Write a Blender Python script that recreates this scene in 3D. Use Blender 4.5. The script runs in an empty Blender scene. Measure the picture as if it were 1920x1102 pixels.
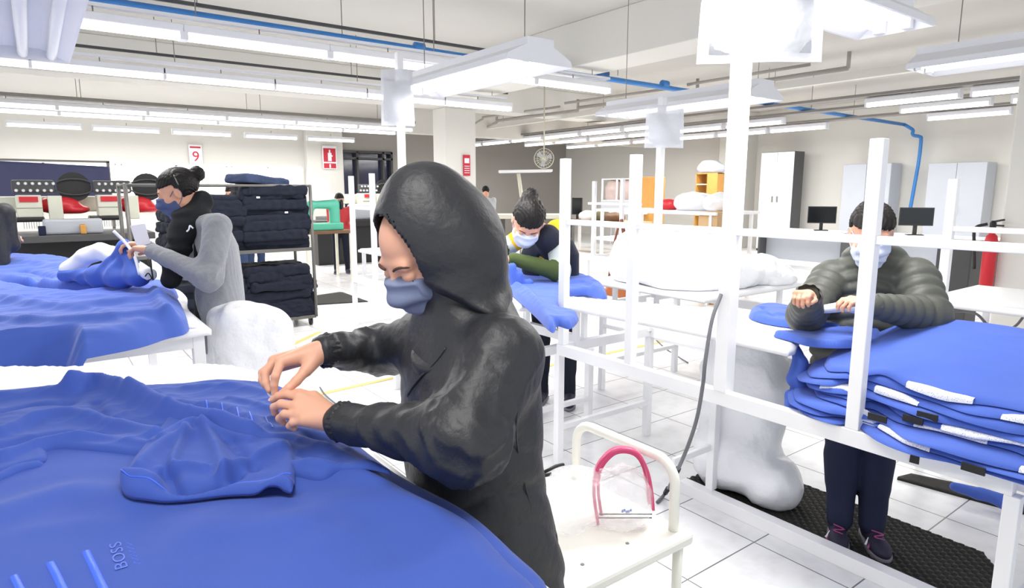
import bpy, math, random
import numpy as np
from mathutils import Vector, Matrix

# ------------------------------------------------------------------ camera, world, exposure
scene = bpy.context.scene
col = scene.collection
CAM_H = 1.5; FPX = 1195.0; PITCH = 0.16094; YAW = 0.63927
cam_data = bpy.data.cameras.new('camera')
cam_data.sensor_width = 36.0; cam_data.lens = 36.0 * FPX / 1920.0
cam_data.clip_start = 0.05; cam_data.clip_end = 100
cam = bpy.data.objects.new('camera', cam_data); col.objects.link(cam)
cam.location = (0, 0, CAM_H); cam.rotation_euler = (math.pi/2 - PITCH, 0, -YAW)
scene.camera = cam
scene.view_settings.view_transform = 'Standard'
scene.view_settings.look = 'None'
scene.view_settings.exposure = 0.12
scene.view_settings.gamma = 1.0
scene.view_settings.use_curve_mapping = False
world = bpy.data.worlds.new('world'); scene.world = world; world.use_nodes = True
bg = world.node_tree.nodes['Background']
bg.inputs[0].default_value = (0.93, 0.96, 1.0, 1); bg.inputs[1].default_value = 1.15

def area(name, loc, sx, sy, power, rot=(0, 0, 0), color=(1, 0.985, 0.96)):
    l = bpy.data.lights.new(name, 'AREA'); l.shape = 'RECTANGLE'; l.size = sx; l.size_y = sy
    l.energy = power; l.color = color
    o = bpy.data.objects.new(name, l); o.location = loc; o.rotation_euler = rot; col.objects.link(o); return o
# light of the hanging tube rows (each sits right under its row of tubes)
LP = 0.62
area('row_light', (3.0, 6.0, 2.66), 7.0, .12, 170*LP)
area('row_light', (3.0, 8.2, 2.66), 7.0, .12, 170*LP)
area('row_light', (2.5, 12.6, 2.64), 8.0, .5, 330*LP)
area('row_light', (3.0, 16.1, 2.64), 8.0, .12, 150*LP)
area('row_light', (10.6, 11.5, 2.64), .8, 8.0, 250*LP)
area('row_light', (12.8, 8.0, 2.64), .12, 9.0, 300*LP)
area('row_light', (10.6, 4.0, 2.64), .8, 3.0, 200*LP)
# area lights above the benches, some under lit hanging lamps
area('bench_light', (2.08, 3.1, 2.07), .3, 1.3, 26)
area('bench_light', (2.22, 1.24, 2.07), 1.2, .22, 26)
area('bench_light', (4.02, 3.15, 2.05), .3, 1.3, 26)
area('bench_light', (0.3, 4.4, 2.3), .3, 1.3, 24)  # area light beside the top left lamp, whose tubes are unlit
area('bench_light', (0.1, 0.6, 2.45), .5, 1.3, 22)  # unseen area light over the near table; no lamp is modelled here

# ------------------------------------------------------------------ geometry of the photograph
_f = np.array([math.sin(YAW), math.cos(YAW)]); _r = np.array([math.cos(YAW), -math.sin(YAW)])
_cp, _sp = math.cos(PITCH), math.sin(PITCH)
def ray(u, v):
    x = (u-960)/FPX; z = -(v-551)/FPX
    f = _cp + z*_sp; d = -_sp + z*_cp
    return np.array([_f[0]*f+_r[0]*x, _f[1]*f+_r[1]*x, d])
def at_z(u, v, z): r = ray(u, v); return np.array([0, 0, CAM_H]) + r*((z-CAM_H)/r[2])
def at_x(u, v, x): r = ray(u, v); return np.array([0, 0, CAM_H]) + r*(x/r[0])
def at_y(u, v, y): r = ray(u, v); return np.array([0, 0, CAM_H]) + r*(y/r[1])
def at_d(u, v, d):
    r = ray(u, v); return np.array([0, 0, CAM_H]) + r*(d/(r[0]*_f[0]+r[1]*_f[1]))

# ------------------------------------------------------------------ materials
def mat(name, c, rough=.5, metal=0., bump=None, emit=0., spec=None, sheen=0., alpha=1., trans=0., coat=0., noise=None):
    m = bpy.data.materials.new(name); m.use_nodes = True
    nt = m.node_tree; b = nt.nodes['Principled BSDF']
    if isinstance(c, str):
        c = c.lstrip('#'); v = [int(c[i:i+2], 16)/255 for i in (0, 2, 4)]
        c = [x/12.92 if x <= .04045 else ((x+.055)/1.055)**2.4 for x in v]
    b.inputs['Base Color'].default_value = (*c, 1); b.inputs['Roughness'].default_value = rough
    b.inputs['Metallic'].default_value = metal
    if spec is not None: b.inputs['Specular IOR Level'].default_value = spec
    if sheen: b.inputs['Sheen Weight'].default_value = sheen; b.inputs['Sheen Roughness'].default_value = .4
    if coat: b.inputs['Coat Weight'].default_value = coat
    if trans: b.inputs['Transmission Weight'].default_value = trans; b.inputs['IOR'].default_value = 1.1
    if alpha < 1: b.inputs['Alpha'].default_value = alpha
    if emit:
        b.inputs['Emission Color'].default_value = (*c, 1); b.inputs['Emission Strength'].default_value = emit
    tc = nt.nodes.new('ShaderNodeTexCoord')
    if noise:      # colour mottling: (scale, amount)
        n = nt.nodes.new('ShaderNodeTexNoise'); n.inputs['Scale'].default_value = noise[0]; n.inputs['Detail'].default_value = 4
        mx = nt.nodes.new('ShaderNodeMixRGB'); mx.inputs[1].default_value = (*[x*(1-noise[1]) for x in c], 1)
        mx.inputs[2].default_value = (*[min(1, x*(1+noise[1])) for x in c], 1)
        nt.links.new(tc.outputs['Object'], n.inputs['Vector']); nt.links.new(n.outputs[0], mx.inputs[0])
        nt.links.new(mx.outputs[0], b.inputs['Base Color'])
    if bump:       # (scale, strength, distance)
        n = nt.nodes.new('ShaderNodeTexNoise'); n.inputs['Scale'].default_value = bump[0]; n.inputs['Detail'].default_value = 5
        bp = nt.nodes.new('ShaderNodeBump'); bp.inputs['Strength'].default_value = bump[1]; bp.inputs['Distance'].default_value = bump[2]
        nt.links.new(tc.outputs['Object'], n.inputs['Vector']); nt.links.new(n.outputs[0], bp.inputs['Height'])
        nt.links.new(bp.outputs[0], b.inputs['Normal'])
    return m
def N(m, t): return m.node_tree.nodes.new(t)
def L(m, a, b): m.node_tree.links.new(a, b)

M = {}
M['wall'] = mat('wall_paint', '#e0ded8', .7, bump=(6, .05, .01), noise=(1.5, .02))
M['wall_grey'] = mat('grey_wall_paint', '#a8a49e', .8, noise=(1.2, .05))
M['ceil'] = mat('ceiling_paint', '#cfccc6', .8, noise=(1.0, .03))
M['white_paint'] = mat('white_steel_paint', '#f4f4f6', .35, noise=(8, .01), bump=(25, .05, .002))
M['white_board'] = mat('white_laminate', '#f6f6f8', .4, noise=(5, .015))
M['cream_paint'] = mat('cream_steel_paint', '#f3f2ea', .4, noise=(6, .02))
M['fixture'] = mat('fixture_enamel', '#ecedf2', .45, noise=(5, .02))
M['tube'] = mat('fluorescent_tube', (1, .99, .97), .4, emit=3.0)
M['dark_metal'] = mat('grey_steel', '#6a6864', .45, .4, noise=(12, .08))
M['rail_grey'] = mat('galvanised_rail', '#8c8883', .5, .3, noise=(10, .08))
M['black'] = mat('black_plastic', '#1c1c1e', .45, noise=(20, .1))
M['darkgrey'] = mat('dark_grey_plastic', '#4a4a4c', .5, noise=(15, .08))
M['blue_pipe'] = mat('blue_pipe_paint', '#3f86cf', .4, noise=(5, .08))
M['blue_valve'] = mat('dark_blue_valve', '#2f5f9a', .5, noise=(9, .1))
M['red'] = mat('red_paint', '#d02733', .35, noise=(8, .06))
M['redsign'] = mat('red_sign_print', '#c8283c', .5, noise=(8, .03))
M['brown_steel'] = mat('rusty_brown_steel', '#5d3c2c', .7, noise=(14, .2))
M['wood'] = mat('orange_beech_wood', '#c9944b', .5, noise=(6, .1))
M['wood_dark'] = mat('dark_wood', '#6b4a2f', .5, noise=(6, .15))
M['leather'] = mat('tan_leather', '#b4683a', .5, noise=(15, .12), bump=(60, .2, .002))
M['strap'] = mat('brown_strap', '#7d4030', .5, noise=(15, .12))
M['teal'] = mat('green_machine_enamel', '#58b79c', .4, noise=(6, .06))
M['cream_plastic'] = mat('cream_machine_cover', '#dfe0cf', .4, noise=(6, .05))
M['jean'] = mat('navy_denim', '#121828', .95, bump=(160, .4, .003), noise=(30, .35))
M['navy'] = mat('navy_cotton', '#131b38', .85, bump=(120, .3, .002), noise=(14, .15))
M['navy_cover'] = mat('dusty_navy_cover', '#4a4d72', .7, noise=(4, .12))
M['rubber'] = mat('rubber_mat', '#23221f', .75, noise=(22, .3))
M['skin'] = mat('skin', '#dba489', .5, bump=(180, .12, .001), noise=(14, .07)); M['skin'].node_tree.nodes['Principled BSDF'].inputs['Subsurface Weight'].default_value = .12
M['skin'].node_tree.nodes['Principled BSDF'].inputs['Subsurface Radius'].default_value = (.02, .008, .004)
M['nail'] = mat('fingernail', '#dfae9c', .25)
M['hair'] = mat('black_hair', '#171413', .55, noise=(40, .3), spec=.3)
M['lash'] = mat('eyelash', '#1a1210', .6)
M['brow'] = mat('eyebrow', '#4a3128', .8, noise=(60, .3))
M['eye'] = mat('eye_white', '#ddd6d0', .2)
M['mask_blue'] = mat('grey_blue_cotton', '#77809c', .85, bump=(220, .25, .001), noise=(30, .08))
M['mask_navy'] = mat('slate_navy_cotton', '#4b5780', .85, bump=(220, .25, .001), noise=(30, .08))
M['mask_light'] = mat('pale_blue_surgical_mask', '#cfd8ee', .7, noise=(30, .03))
M['jacket'] = mat('charcoal_nylon', '#25262a', .48, bump=(34, .45, .008), noise=(5, .06))
M['jacket_seam'] = mat('black_seam', '#232427', .5, bump=(150, .4, .002))
M['puffer'] = mat('olive_nylon', '#4f514b', .55, bump=(30, .3, .006), noise=(5, .05))
M['grey_knit'] = mat('grey_knit', '#8d8f95', .95, bump=(90, .5, .004), noise=(60, .12), sheen=.3)
M['black_knit'] = mat('black_knit', '#17191d', .9, bump=(90, .4, .004), noise=(30, .15))
M['yellow_knit'] = mat('yellow_knit', '#f0b72c', .9, bump=(100, .4, .003), noise=(30, .06))
M['pale_knit'] = mat('pale_grey_knit', '#c4cccb', .9, bump=(100, .4, .003), noise=(30, .06))
M['green_knit'] = mat('moss_green_knit', '#46552b', .9, bump=(100, .4, .003), noise=(30, .1))
M['navy_vest'] = mat('navy_vest', '#181d31', .8, bump=(50, .3, .004), noise=(20, .1))
M['blue'] = mat('royal_blue_cotton', '#3854aa', .85, bump=(260, .22, .0012), noise=(3, .05), sheen=.08)
M['blue2'] = mat('royal_blue_pile_cotton', '#4765c0', .85, bump=(260, .22, .0012), noise=(3, .05), sheen=.15)
M['blue_thread'] = mat('bright_blue_thread', '#3a68e8', .45, bump=(300, .3, .0008))
M['blue_dark'] = mat('blue_thread_lettering', '#4164cf', .5)
M['collar_mesh'] = mat('white_mesh_fabric', '#e8ebf6', .8)
_m = M['collar_mesh']; _b = _m.node_tree.nodes['Principled BSDF']
_v = N(_m, 'ShaderNodeTexVoronoi'); _v.inputs['Scale'].default_value = 260
_cr = N(_m, 'ShaderNodeValToRGB'); _cr.color_ramp.elements[0].position = .18; _cr.color_ramp.elements[0].color = (.10, .16, .5, 1)
_cr.color_ramp.elements[1].position = .34; _cr.color_ramp.elements[1].color = (.84, .86, .95, 1)
_tc = N(_m, 'ShaderNodeTexCoord'); L(_m, _tc.outputs['Object'], _v.inputs['Vector']); L(_m, _v.outputs[0], _cr.inputs[0]); L(_m, _cr.outputs[0], _b.inputs['Base Color'])
M['paper'] = mat('white_paper', '#f2f3f8', .7, noise=(5, .02))
M['plastic_sheet'] = mat('white_plastic_bag', '#f7f8fc', .35, bump=(9, .6, .03), noise=(6, .03))
M['plastic_grey'] = mat('translucent_plastic_bag', '#dfe2ea', .3, bump=(10, .7, .03), alpha=.85)
M['clear'] = mat('clear_film', (.97, .98, 1), .08, alpha=.30, spec=.6, bump=(25, .8, .01))
M['pouch'] = mat('frosted_pouch', '#edeef4', .2, alpha=.6, bump=(18, .8, .01))
M['pink'] = mat('pink_plastic', '#d94b7c', .3, noise=(6, .08))
M['shoe'] = mat('shoe_dark_mesh', '#26233a', .7, bump=(90, .3, .003))
M['shoe_sole'] = mat('shoe_grey_sole', '#75707c', .7)
M['shoe_pink'] = mat('shoe_magenta_trim', '#a0427c', .5)
M['window_lit'] = mat('daylit_window', (1, 1, 1), .5, emit=1.6)
M['glass_dark'] = mat('dark_office_glass', '#2d3050', .08, spec=.8, noise=(1.5, .5))
M['silver'] = mat('silver_grey_panel', '#b9bdc6', .4, noise=(5, .03))
M['screen'] = mat('monitor_screen', '#0e1216', .12)
M['yellow_tape'] = mat('yellow_floor_tape', '#e0c878', .6, noise=(10, .1))
M['cable'] = mat('grey_cable', '#6c6d72', .5)
M['box'] = mat('cardboard', '#c9a77c', .8, noise=(6, .06))
M['olive_cloth'] = mat('olive_cloth', '#5d5a3a', .9, noise=(10, .2))
M['cream_fan'] = mat('fan_cream', '#dcd9c8', .4)

# floor tiles
fm = mat('white_floor_tiles', '#e9e9ec', .28); M['floor'] = fm
_b = fm.node_tree.nodes['Principled BSDF']
_tc = N(fm, 'ShaderNodeTexCoord'); _mp = N(fm, 'ShaderNodeMapping'); _mp.inputs['Location'].default_value = (.34, .22, 0)
_br = N(fm, 'ShaderNodeTexBrick'); _br.offset = 0; _br.squash = 1
_br.inputs['Scale'].default_value = 1; _br.inputs['Brick Width'].default_value = .45; _br.inputs['Row Height'].default_value = .41
_br.inputs['Mortar Size'].default_value = .0035; _br.inputs['Mortar Smooth'].default_value = .3
_br.inputs['Color1'].default_value = (.86, .86, .875, 1); _br.inputs['Color2'].default_value = (.81, .815, .83, 1); _br.inputs['Mortar'].default_value = (.16, .16, .17, 1)
_no = N(fm, 'ShaderNodeTexNoise'); _no.inputs['Scale'].default_value = 9; _no.inputs['Detail'].default_value = 6
_rm = N(fm, 'ShaderNodeValToRGB'); _rm.color_ramp.elements[0].position = .32; _rm.color_ramp.elements[0].color = (.90, .90, .89, 1); _rm.color_ramp.elements[1].position = .55; _rm.color_ramp.elements[1].color = (1, 1, 1, 1)
_mm = N(fm, 'ShaderNodeMixRGB'); _mm.blend_type = 'MULTIPLY'; _mm.inputs[0].default_value = 1
L(fm, _tc.outputs['Object'], _mp.inputs[0]); L(fm, _mp.outputs[0], _br.inputs['Vector']); L(fm, _tc.outputs['Object'], _no.inputs['Vector'])
L(fm, _no.outputs[0], _rm.inputs[0]); L(fm, _br.outputs['Color'], _mm.inputs[1]); L(fm, _rm.outputs[0], _mm.inputs[2]); L(fm, _mm.outputs[0], _b.inputs['Base Color'])
_bp = N(fm, 'ShaderNodeBump'); _bp.inputs['Distance'].default_value = .002; _bp.inputs['Strength'].default_value = .5; _bp.invert = True
L(fm, _br.outputs['Fac'], _bp.inputs['Height']); L(fm, _bp.outputs[0], _b.inputs['Normal'])

# ------------------------------------------------------------------ object helpers
def tag(o, label=None, cat=None, group=None, kind=None):
    if label: o['label'] = label
    if cat: o['category'] = cat
    if group: o['group'] = group
    if kind: o['kind'] = kind
    return o
def link_mesh(name, verts, faces, m, parent=None, smooth=False, bevel=0., loc=None):
    me = bpy.data.meshes.new(name)
    me.from_pydata([tuple(map(float, v)) for v in verts] if not isinstance(verts, np.ndarray) else verts.tolist(), [], faces if isinstance(faces, list) else faces.tolist())
    me.update()
    if smooth: me.polygons.foreach_set('use_smooth', [True]*len(me.polygons))
    for q in (m if isinstance(m, (list, tuple)) else [m]): me.materials.append(q)
    o = bpy.data.objects.new(name, me); col.objects.link(o)
    if parent: o.parent = parent; o.matrix_parent_inverse = Matrix.Identity(4)
    if parent is not None and world_loc(parent).length > 0:
        # mesh given in world coordinates: shift into the parent's frame
        off = np.array(world_loc(parent)); co = np.array([tuple(v.co) for v in me.vertices]) - off
        me.vertices.foreach_set('co', co.astype(np.float32).ravel()); me.update()
    if bevel:
        b = o.modifiers.new('bevel', 'BEVEL'); b.width = bevel; b.segments = 2; b.limit_method = 'ANGLE'
    return o
def world_loc(o):
    v = Vector((0, 0, 0))
    while o is not None: v += o.location; o = o.parent
    return v
def empty(name, loc, label, cat, group=None):
    o = bpy.data.objects.new(name, None); o.empty_display_size = .1; o.location = tuple(map(float, loc)); col.objects.link(o)
    return tag(o, label, cat, group)
class MB:
    def __init__(s): s.v = []; s.f = []
    def add(s, vs, fs):
        n = len(s.v); s.v += [tuple(map(float, v)) for v in vs]; s.f += [tuple(n+i for i in f) for f in fs]; return s
    def box(s, a, b):
        x0, y0, z0 = [min(p, q) for p, q in zip(a, b)]; x1, y1, z1 = [max(p, q) for p, q in zip(a, b)]
        return s.add([(x0,y0,z0),(x1,y0,z0),(x1,y1,z0),(x0,y1,z0),(x0,y0,z1),(x1,y0,z1),(x1,y1,z1),(x0,y1,z1)],
                     [(0,3,2,1),(4,5,6,7),(0,1,5,4),(1,2,6,5),(2,3,7,6),(3,0,4,7)])
    def cbox(s, c, d): return s.box([c[i]-d[i]/2 for i in range(3)], [c[i]+d[i]/2 for i in range(3)])
    def bar(s, p, q, w, h=None, up=(0, 0, 1)):
        h = h or w; p = Vector(p); q = Vector(q); d = (q-p).normalized(); u = Vector(up)
        if abs(d.dot(u)) > .99: u = Vector((0, 1, 0))
        r = d.cross(u).normalized(); u = r.cross(d)
        vs = [e + r*sx*w/2 + u*sz*h/2 for e in (p, q) for sx, sz in ((-1,-1),(1,-1),(1,1),(-1,1))]
        return s.add(vs, [(0,1,2,3),(7,6,5,4),(0,4,5,1),(1,5,6,2),(2,6,7,3),(3,7,4,0)])
    def tube(s, pts, r, n=10, closed=False):
        pts = [Vector(p) for p in pts]; rs = r if hasattr(r, '__len__') else [r]*len(pts)
        m = len(pts); vs = []; prev = None
        for i, p in enumerate(pts):
            if closed: t = pts[(i+1) % m] - pts[i-1]
            else: t = pts[min(i+1, m-1)] - pts[max(i-1, 0)]
            t.normalize()
            if prev is None:
                a = Vector((0, 0, 1)) if abs(t.z) < .9 else Vector((1, 0, 0)); u = t.cross(a).normalized()
            else: u = (prev - t*prev.dot(t)).normalized()
            prev = u; w = t.cross(u)
            vs += [p + (u*math.cos(2*math.pi*k/n) + w*math.sin(2*math.pi*k/n))*rs[i] for k in range(n)]
        fs = []
        for i in range(m if closed else m-1):
            j = (i+1) % m
            for k in range(n): fs.append((i*n+k, i*n+(k+1) % n, j*n+(k+1) % n, j*n+k))
        if not closed: fs += [tuple(range(n))[::-1], tuple((m-1)*n+k for k in range(n))]
        return s.add(vs, fs)
    def lathe(s, c, prof, n=20, axis='z'):
        vs = []
        for r, h in prof:
            for k in range(n):
                a = 2*math.pi*k/n; x, y = r*math.cos(a), r*math.sin(a)
                vs.append({'z': (c[0]+x, c[1]+y, c[2]+h), 'x': (c[0]+h, c[1]+x, c[2]+y), 'y': (c[0]+x, c[1]+h, c[2]+y)}[axis])
        fs = [(i*n+k, i*n+(k+1) % n, (i+1)*n+(k+1) % n, (i+1)*n+k) for i in range(len(prof)-1) for k in range(n)]
        fs += [tuple(range(n))[::-1], tuple((len(prof)-1)*n+k for k in range(n))]
        return s.add(vs, fs)
    def build(s, name, m, parent=None, smooth=False, bevel=0.):
        return link_mesh(name, s.v, s.f, m, parent, smooth, bevel)
def catmull(pts, n=8, closed=False):
    P = [np.array(p, float) for p in pts]; m = len(P); out = []
    for i in range(m if closed else m-1):
        p1, p2 = P[i], P[(i+1) % m]
        p0 = P[i-1] if (closed or i > 0) else 2*p1-p2; p3 = P[(i+2) % m] if (closed or i+2 < m) else 2*p2-p1
        for k in range(n):
            t = k/n; out.append(.5*((2*p1)+(-p0+p2)*t+(2*p0-5*p1+4*p2-p3)*t*t+(-p0+3*p1-3*p2+p3)*t**3))
    if not closed: out.append(P[-1])
    return out
def copy_tree(o, parent=None):
    c = o.copy(); col.objects.link(c)
    if parent: c.parent = parent
    for ch in list(o.children): copy_tree(ch, c)
    return c
ORD = ['first', 'second', 'third', 'fourth', 'fifth', 'sixth', 'seventh', 'eighth', 'ninth', 'tenth', 'eleventh', 'twelfth', 'thirteenth']

# ------------------------------------------------------------------ implicit surfaces meshed by surface nets
def nets(fn, lo, hi, h):
    lo = np.array(lo, float); hi = np.array(hi, float); n = np.maximum(((hi-lo)/h).astype(int)+2, 4)
    ax = [(lo[i] + h*np.arange(n[i])).astype(np.float32) for i in range(3)]
    X, Y, Z = np.meshgrid(*ax, indexing='ij'); v = fn(X, Y, Z).astype(np.float32)
    for a in range(3):   # close at the border
        s = [slice(None)]*3; s[a] = 0; v[tuple(s)] = np.maximum(v[tuple(s)], 1e-4); s[a] = -1; v[tuple(s)] = np.maximum(v[tuple(s)], 1e-4)
    ins = v < 0; c = [k-1 for k in v.shape]
    acc = np.zeros((*c, 3), np.float32); cnt = np.zeros(c, np.float32)
    def sl(d): return tuple(slice(d[i], d[i]+c[i]) for i in range(3))
    for a in range(3):
        o1, o2 = [(1, 2), (0, 2), (0, 1)][a]
        for i in (0, 1):
            for j in (0, 1):
                d0 = [0, 0, 0]; d0[o1] = i; d0[o2] = j; d1 = list(d0); d1[a] = 1
                v0, v1 = v[sl(d0)], v[sl(d1)]; m = (v0 < 0) != (v1 < 0)
                t = np.where(m, v0/np.where(m, v0-v1, 1), 0)
                for k in range(3): acc[..., k] += np.where(m, d0[k] + (t if k == a else 0), 0)
                cnt += m
    act = cnt > 0; idx = -np.ones(c, np.int64); ii = np.argwhere(act); idx[act] = np.arange(len(ii))
    verts = lo + h*(ii + acc[act]/cnt[act][:, None])
    faces = []
    for a in range(3):
        o1, o2 = [(1, 2), (2, 0), (0, 1)][a]
        s0 = [slice(1, k-1) for k in v.shape]; s0[a] = slice(0, v.shape[a]-1); s1 = list(s0); s1[a] = slice(1, v.shape[a])
        A, B = ins[tuple(s0)], ins[tuple(s1)]; e = np.argwhere(A != B)
        if not len(e): continue
        fl = A[A != B]; base = e + 1; base[:, a] -= 1
        q = []
        for (i, j) in ((0, 0), (1, 0), (1, 1), (0, 1)):
            p = base.copy(); p[:, o1] -= 1-i; p[:, o2] -= 1-j; q.append(idx[p[:, 0], p[:, 1], p[:, 2]])
        q = np.stack(q, 1); q[~fl] = q[~fl][:, ::-1]; faces.append(q)
    return verts, np.concatenate(faces)
def smin(a, b, k): 
    h = np.clip(.5+.5*(b-a)/k, 0, 1); return b*(1-h)+a*h-k*h*(1-h)
def smax(a, b, k): return -smin(-a, -b, k)
def cap(X, Y, Z, a, b, ra, rb, ret=False):
    a = np.array(a, float); b = np.array(b, float); d = b-a; L2 = float(d@d)+1e-9
    t = np.clip(((X-a[0])*d[0]+(Y-a[1])*d[1]+(Z-a[2])*d[2])/L2, 0, 1)
    r = np.sqrt((X-a[0]-t*d[0])**2+(Y-a[1]-t*d[1])**2+(Z-a[2]-t*d[2])**2)
    o = r-(ra+(rb-ra)*t)
    return (o, t) if ret else o
def ell(X, Y, Z, c, r, R=None):
    x, y, z = X-c[0], Y-c[1], Z-c[2]
    if R is not None: x, y, z = [R[i][0]*x+R[i][1]*y+R[i][2]*z for i in range(3)]
    k0 = np.sqrt((x/r[0])**2+(y/r[1])**2+(z/r[2])**2); k1 = np.sqrt((x/r[0]**2)**2+(y/r[1]**2)**2+(z/r[2]**2)**2)+1e-6
    return k0*(k0-1)/k1
def wav(X, Y, Z, s, seed=0, k=(1, 1, 1)):
    rg = np.random.RandomState(seed); o = 0
    for i in range(4):
        d = rg.normal(size=3)*np.array(k); d = d/np.linalg.norm(d)*s*(1+.45*i); e = rg.normal(size=3)*s*.45
        o = o + np.sin(X*d[0]+Y*d[1]+Z*d[2]+rg.rand()*6+1.4*np.sin(X*e[0]+Y*e[1]+Z*e[2]+rg.rand()*6))/(1+.5*i)
    return o/2.6
def norm(v): v = np.array(v, float); return v/np.linalg.norm(v)
def put(name, vf, m, parent=None, smooth=True): return link_mesh(name, vf[0], vf[1], m, parent, smooth)
def join_vf(L_):
    n = 0; V = []; F = []
    for v, f in L_: V.append(v); F.append(f+n); n += len(v)
    return np.concatenate(V), np.concatenate(F)

# ------------------------------------------------------------------ cloth sheets over a plan polygon
def in_poly(x, y, P):
    r = np.zeros(x.shape, bool); n = len(P)
    for i in range(n):
        x0, y0 = P[i]; x1, y1 = P[(i+1) % n]
        if y0 == y1: continue
        c = ((y0 > y) != (y1 > y)) & (x < (x1-x0)*(y-y0)/(y1-y0)+x0); r ^= c
    return r
def poly_near(x, y, P):
    bd = np.full(x.shape, 1e9); bx = x.copy(); by = y.copy(); n = len(P)
    for i in range(n):
        a = P[i]; b = P[(i+1) % n]; d = (b[0]-a[0], b[1]-a[1]); l2 = d[0]**2+d[1]**2+1e-12
        t = np.clip(((x-a[0])*d[0]+(y-a[1])*d[1])/l2, 0, 1); px = a[0]+t*d[0]; py = a[1]+t*d[1]
        dd = np.hypot(x-px, y-py); m = dd < bd; bd = np.where(m, dd, bd); bx = np.where(m, px, bx); by = np.where(m, py, by)
    return bd, bx, by
def line_d(x, y, P):
    bd = np.full(x.shape, 1e9)
    for a, b in zip(P[:-1], P[1:]):
        d = (b[0]-a[0], b[1]-a[1]); l2 = d[0]**2+d[1]**2+1e-12
        t = np.clip(((x-a[0])*d[0]+(y-a[1])*d[1])/l2, 0, 1); bd = np.minimum(bd, np.hypot(x-a[0]-t*d[0], y-a[1]-t*d[1]))
    return bd
def sheet(name, poly, ztop, zbot, m, res=.008, parent=None):
    """closed slab of cloth over plan polygon; ztop(x,y,d) / zbot(x,y,d), d = distance to the outline"""
    P = [tuple(p[:2]) for p in poly]; A = np.array(P); lo = A.min(0)-res; hi = A.max(0)+res
    nx, ny = [int((hi[i]-lo[i])/res)+2 for i in range(2)]
    gx, gy = np.meshgrid(lo[0]+res*np.arange(nx), lo[1]+res*np.arange(ny), indexing='ij')
    cin = in_poly(gx[:-1, :-1]+res/2, gy[:-1, :-1]+res/2, P)
    use = np.zeros((nx, ny), bool); full = np.ones((nx, ny), bool)
    for i in (0, 1):
        for j in (0, 1):
            use[i:nx-1+i, j:ny-1+j] |= cin; 
    cp = np.pad(cin, 1); full = cp[:-1, :-1] & cp[1:, :-1] & cp[:-1, 1:] & cp[1:, 1:]
    x = gx[use]; y = gy[use]; fu = full[use]; d, bx, by = poly_near(x, y, P)
    x = np.where(fu, x, bx); y = np.where(fu, y, by); d = np.where(fu, d, 0)
    idx = -np.ones((nx, ny), int); idx[use] = np.arange(len(x)); n = len(x)
    zt = ztop(x, y, d); zb = zbot(x, y, d); zt = np.maximum(zt, zb+.0008)
    V = np.concatenate([np.stack([x, y, zt], 1), np.stack([x, y, zb], 1)])
    c = np.argwhere(cin); q = np.stack([idx[c[:, 0], c[:, 1]], idx[c[:, 0]+1, c[:, 1]], idx[c[:, 0]+1, c[:, 1]+1], idx[c[:, 0], c[:, 1]+1]], 1)
    F = [q, q[:, ::-1]+n]
    for (di, dj, a, b) in ((-1, 0, 3, 0), (1, 0, 1, 2), (0, -1, 0, 1), (0, 1, 2, 3)):
        s = cp[1+di:1+di+cin.shape[0], 1+dj:1+dj+cin.shape[1]][cin]; e = q[~s]
        if len(e): F.append(np.stack([e[:, b], e[:, a], e[:, a]+n, e[:, b]+n], 1))
    return link_mesh(name, V, np.concatenate(F), m, parent, True)
def edge_round(d, r, h):
    t = np.clip(d/r, 0, 1); return h*np.sqrt(1-(1-t)**2)
def ridges(x, y, R, z):
    o = np.zeros_like(x)
    for pts, h, w in R:
        P = catmull([at_z(u, v, z)[:2] for u, v in pts], 5); dd = line_d(x, y, P); o = o + h*np.exp(-(dd/w)**2)
    return o
def crease(x, y, ang, freq, seed, sharp=1.0):
    c, s = math.cos(ang), math.sin(ang); a = x*c+y*s; b = -x*s+y*c; rg = random.Random(seed); o = 0
    for i in range(3):
        f = freq*(1+.7*i); w = 1.6*np.sin(b*f*.32+rg.random()*6)+.8*np.sin(b*f*.7+a*f*.2+rg.random()*6)
        o = o + (1-2*np.abs(np.sin(.5*(a*f+w)+rg.random()*6))**sharp)/(1+.6*i)
    return o/2.1
def pxpoly(pts, z, n=4): return catmull([at_z(u, v, z)[:2] for u, v in pts], n, True)
# ------------------------------------------------------------------ room
def struct(name, mb, m, bevel=0.): return tag(mb.build(name, m, bevel=bevel), kind='structure')
CZ = 3.5
struct('floor', MB().box((-6, -4, -.1), (16, 18.5, 0)), M['floor'])
struct('ceiling', MB().box((-6, -4, CZ), (16, 18.5, CZ+.1)), M['ceil'])
struct('wall_far', MB().box((-6, 17.5, 0), (7.0, 17.7, CZ)), M['wall'])
struct('wall_back', MB().box((7.0, 17.5, 0), (7.05, 17.7, CZ)).box((7.0, 17.5, 2.62), (8.6, 17.7, CZ)).box((8.6, 17.5, 0), (15.6, 17.7, CZ)).box((7.0, 17.5, 0), (8.6, 17.7, .9)), M['wall_grey'])
struct('wall_right', MB().box((15.4, -4, 0), (15.6, 17.5, CZ)), M['wall'])
struct('trim_1', MB().box((-6, 10.2, 2.98), (15.4, 10.66, CZ)), M['wall'], .01)      # ceiling beam across
struct('trim_2', MB().box((5.42, -4, 2.98), (6.0, 10.2, CZ)), M['wall'], .01)        # ceiling beam along
struct('trim_3', MB().box((6.09, 10.2, 0), (6.74, 10.66, 2.98)), M['wall'], .015)    # pillar
struct('trim_4', MB().box((6.0, 17.25, 0), (7.0, 17.5, CZ)), M['wall'], .01)         # pilaster
p = at_x(1352, 300, 14.9); q = at_x(1398, 300, 14.9)
struct('trim_5', MB().box((14.8, q[1], 0), (15.4, p[1], CZ)), M['wall'], .01)
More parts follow.
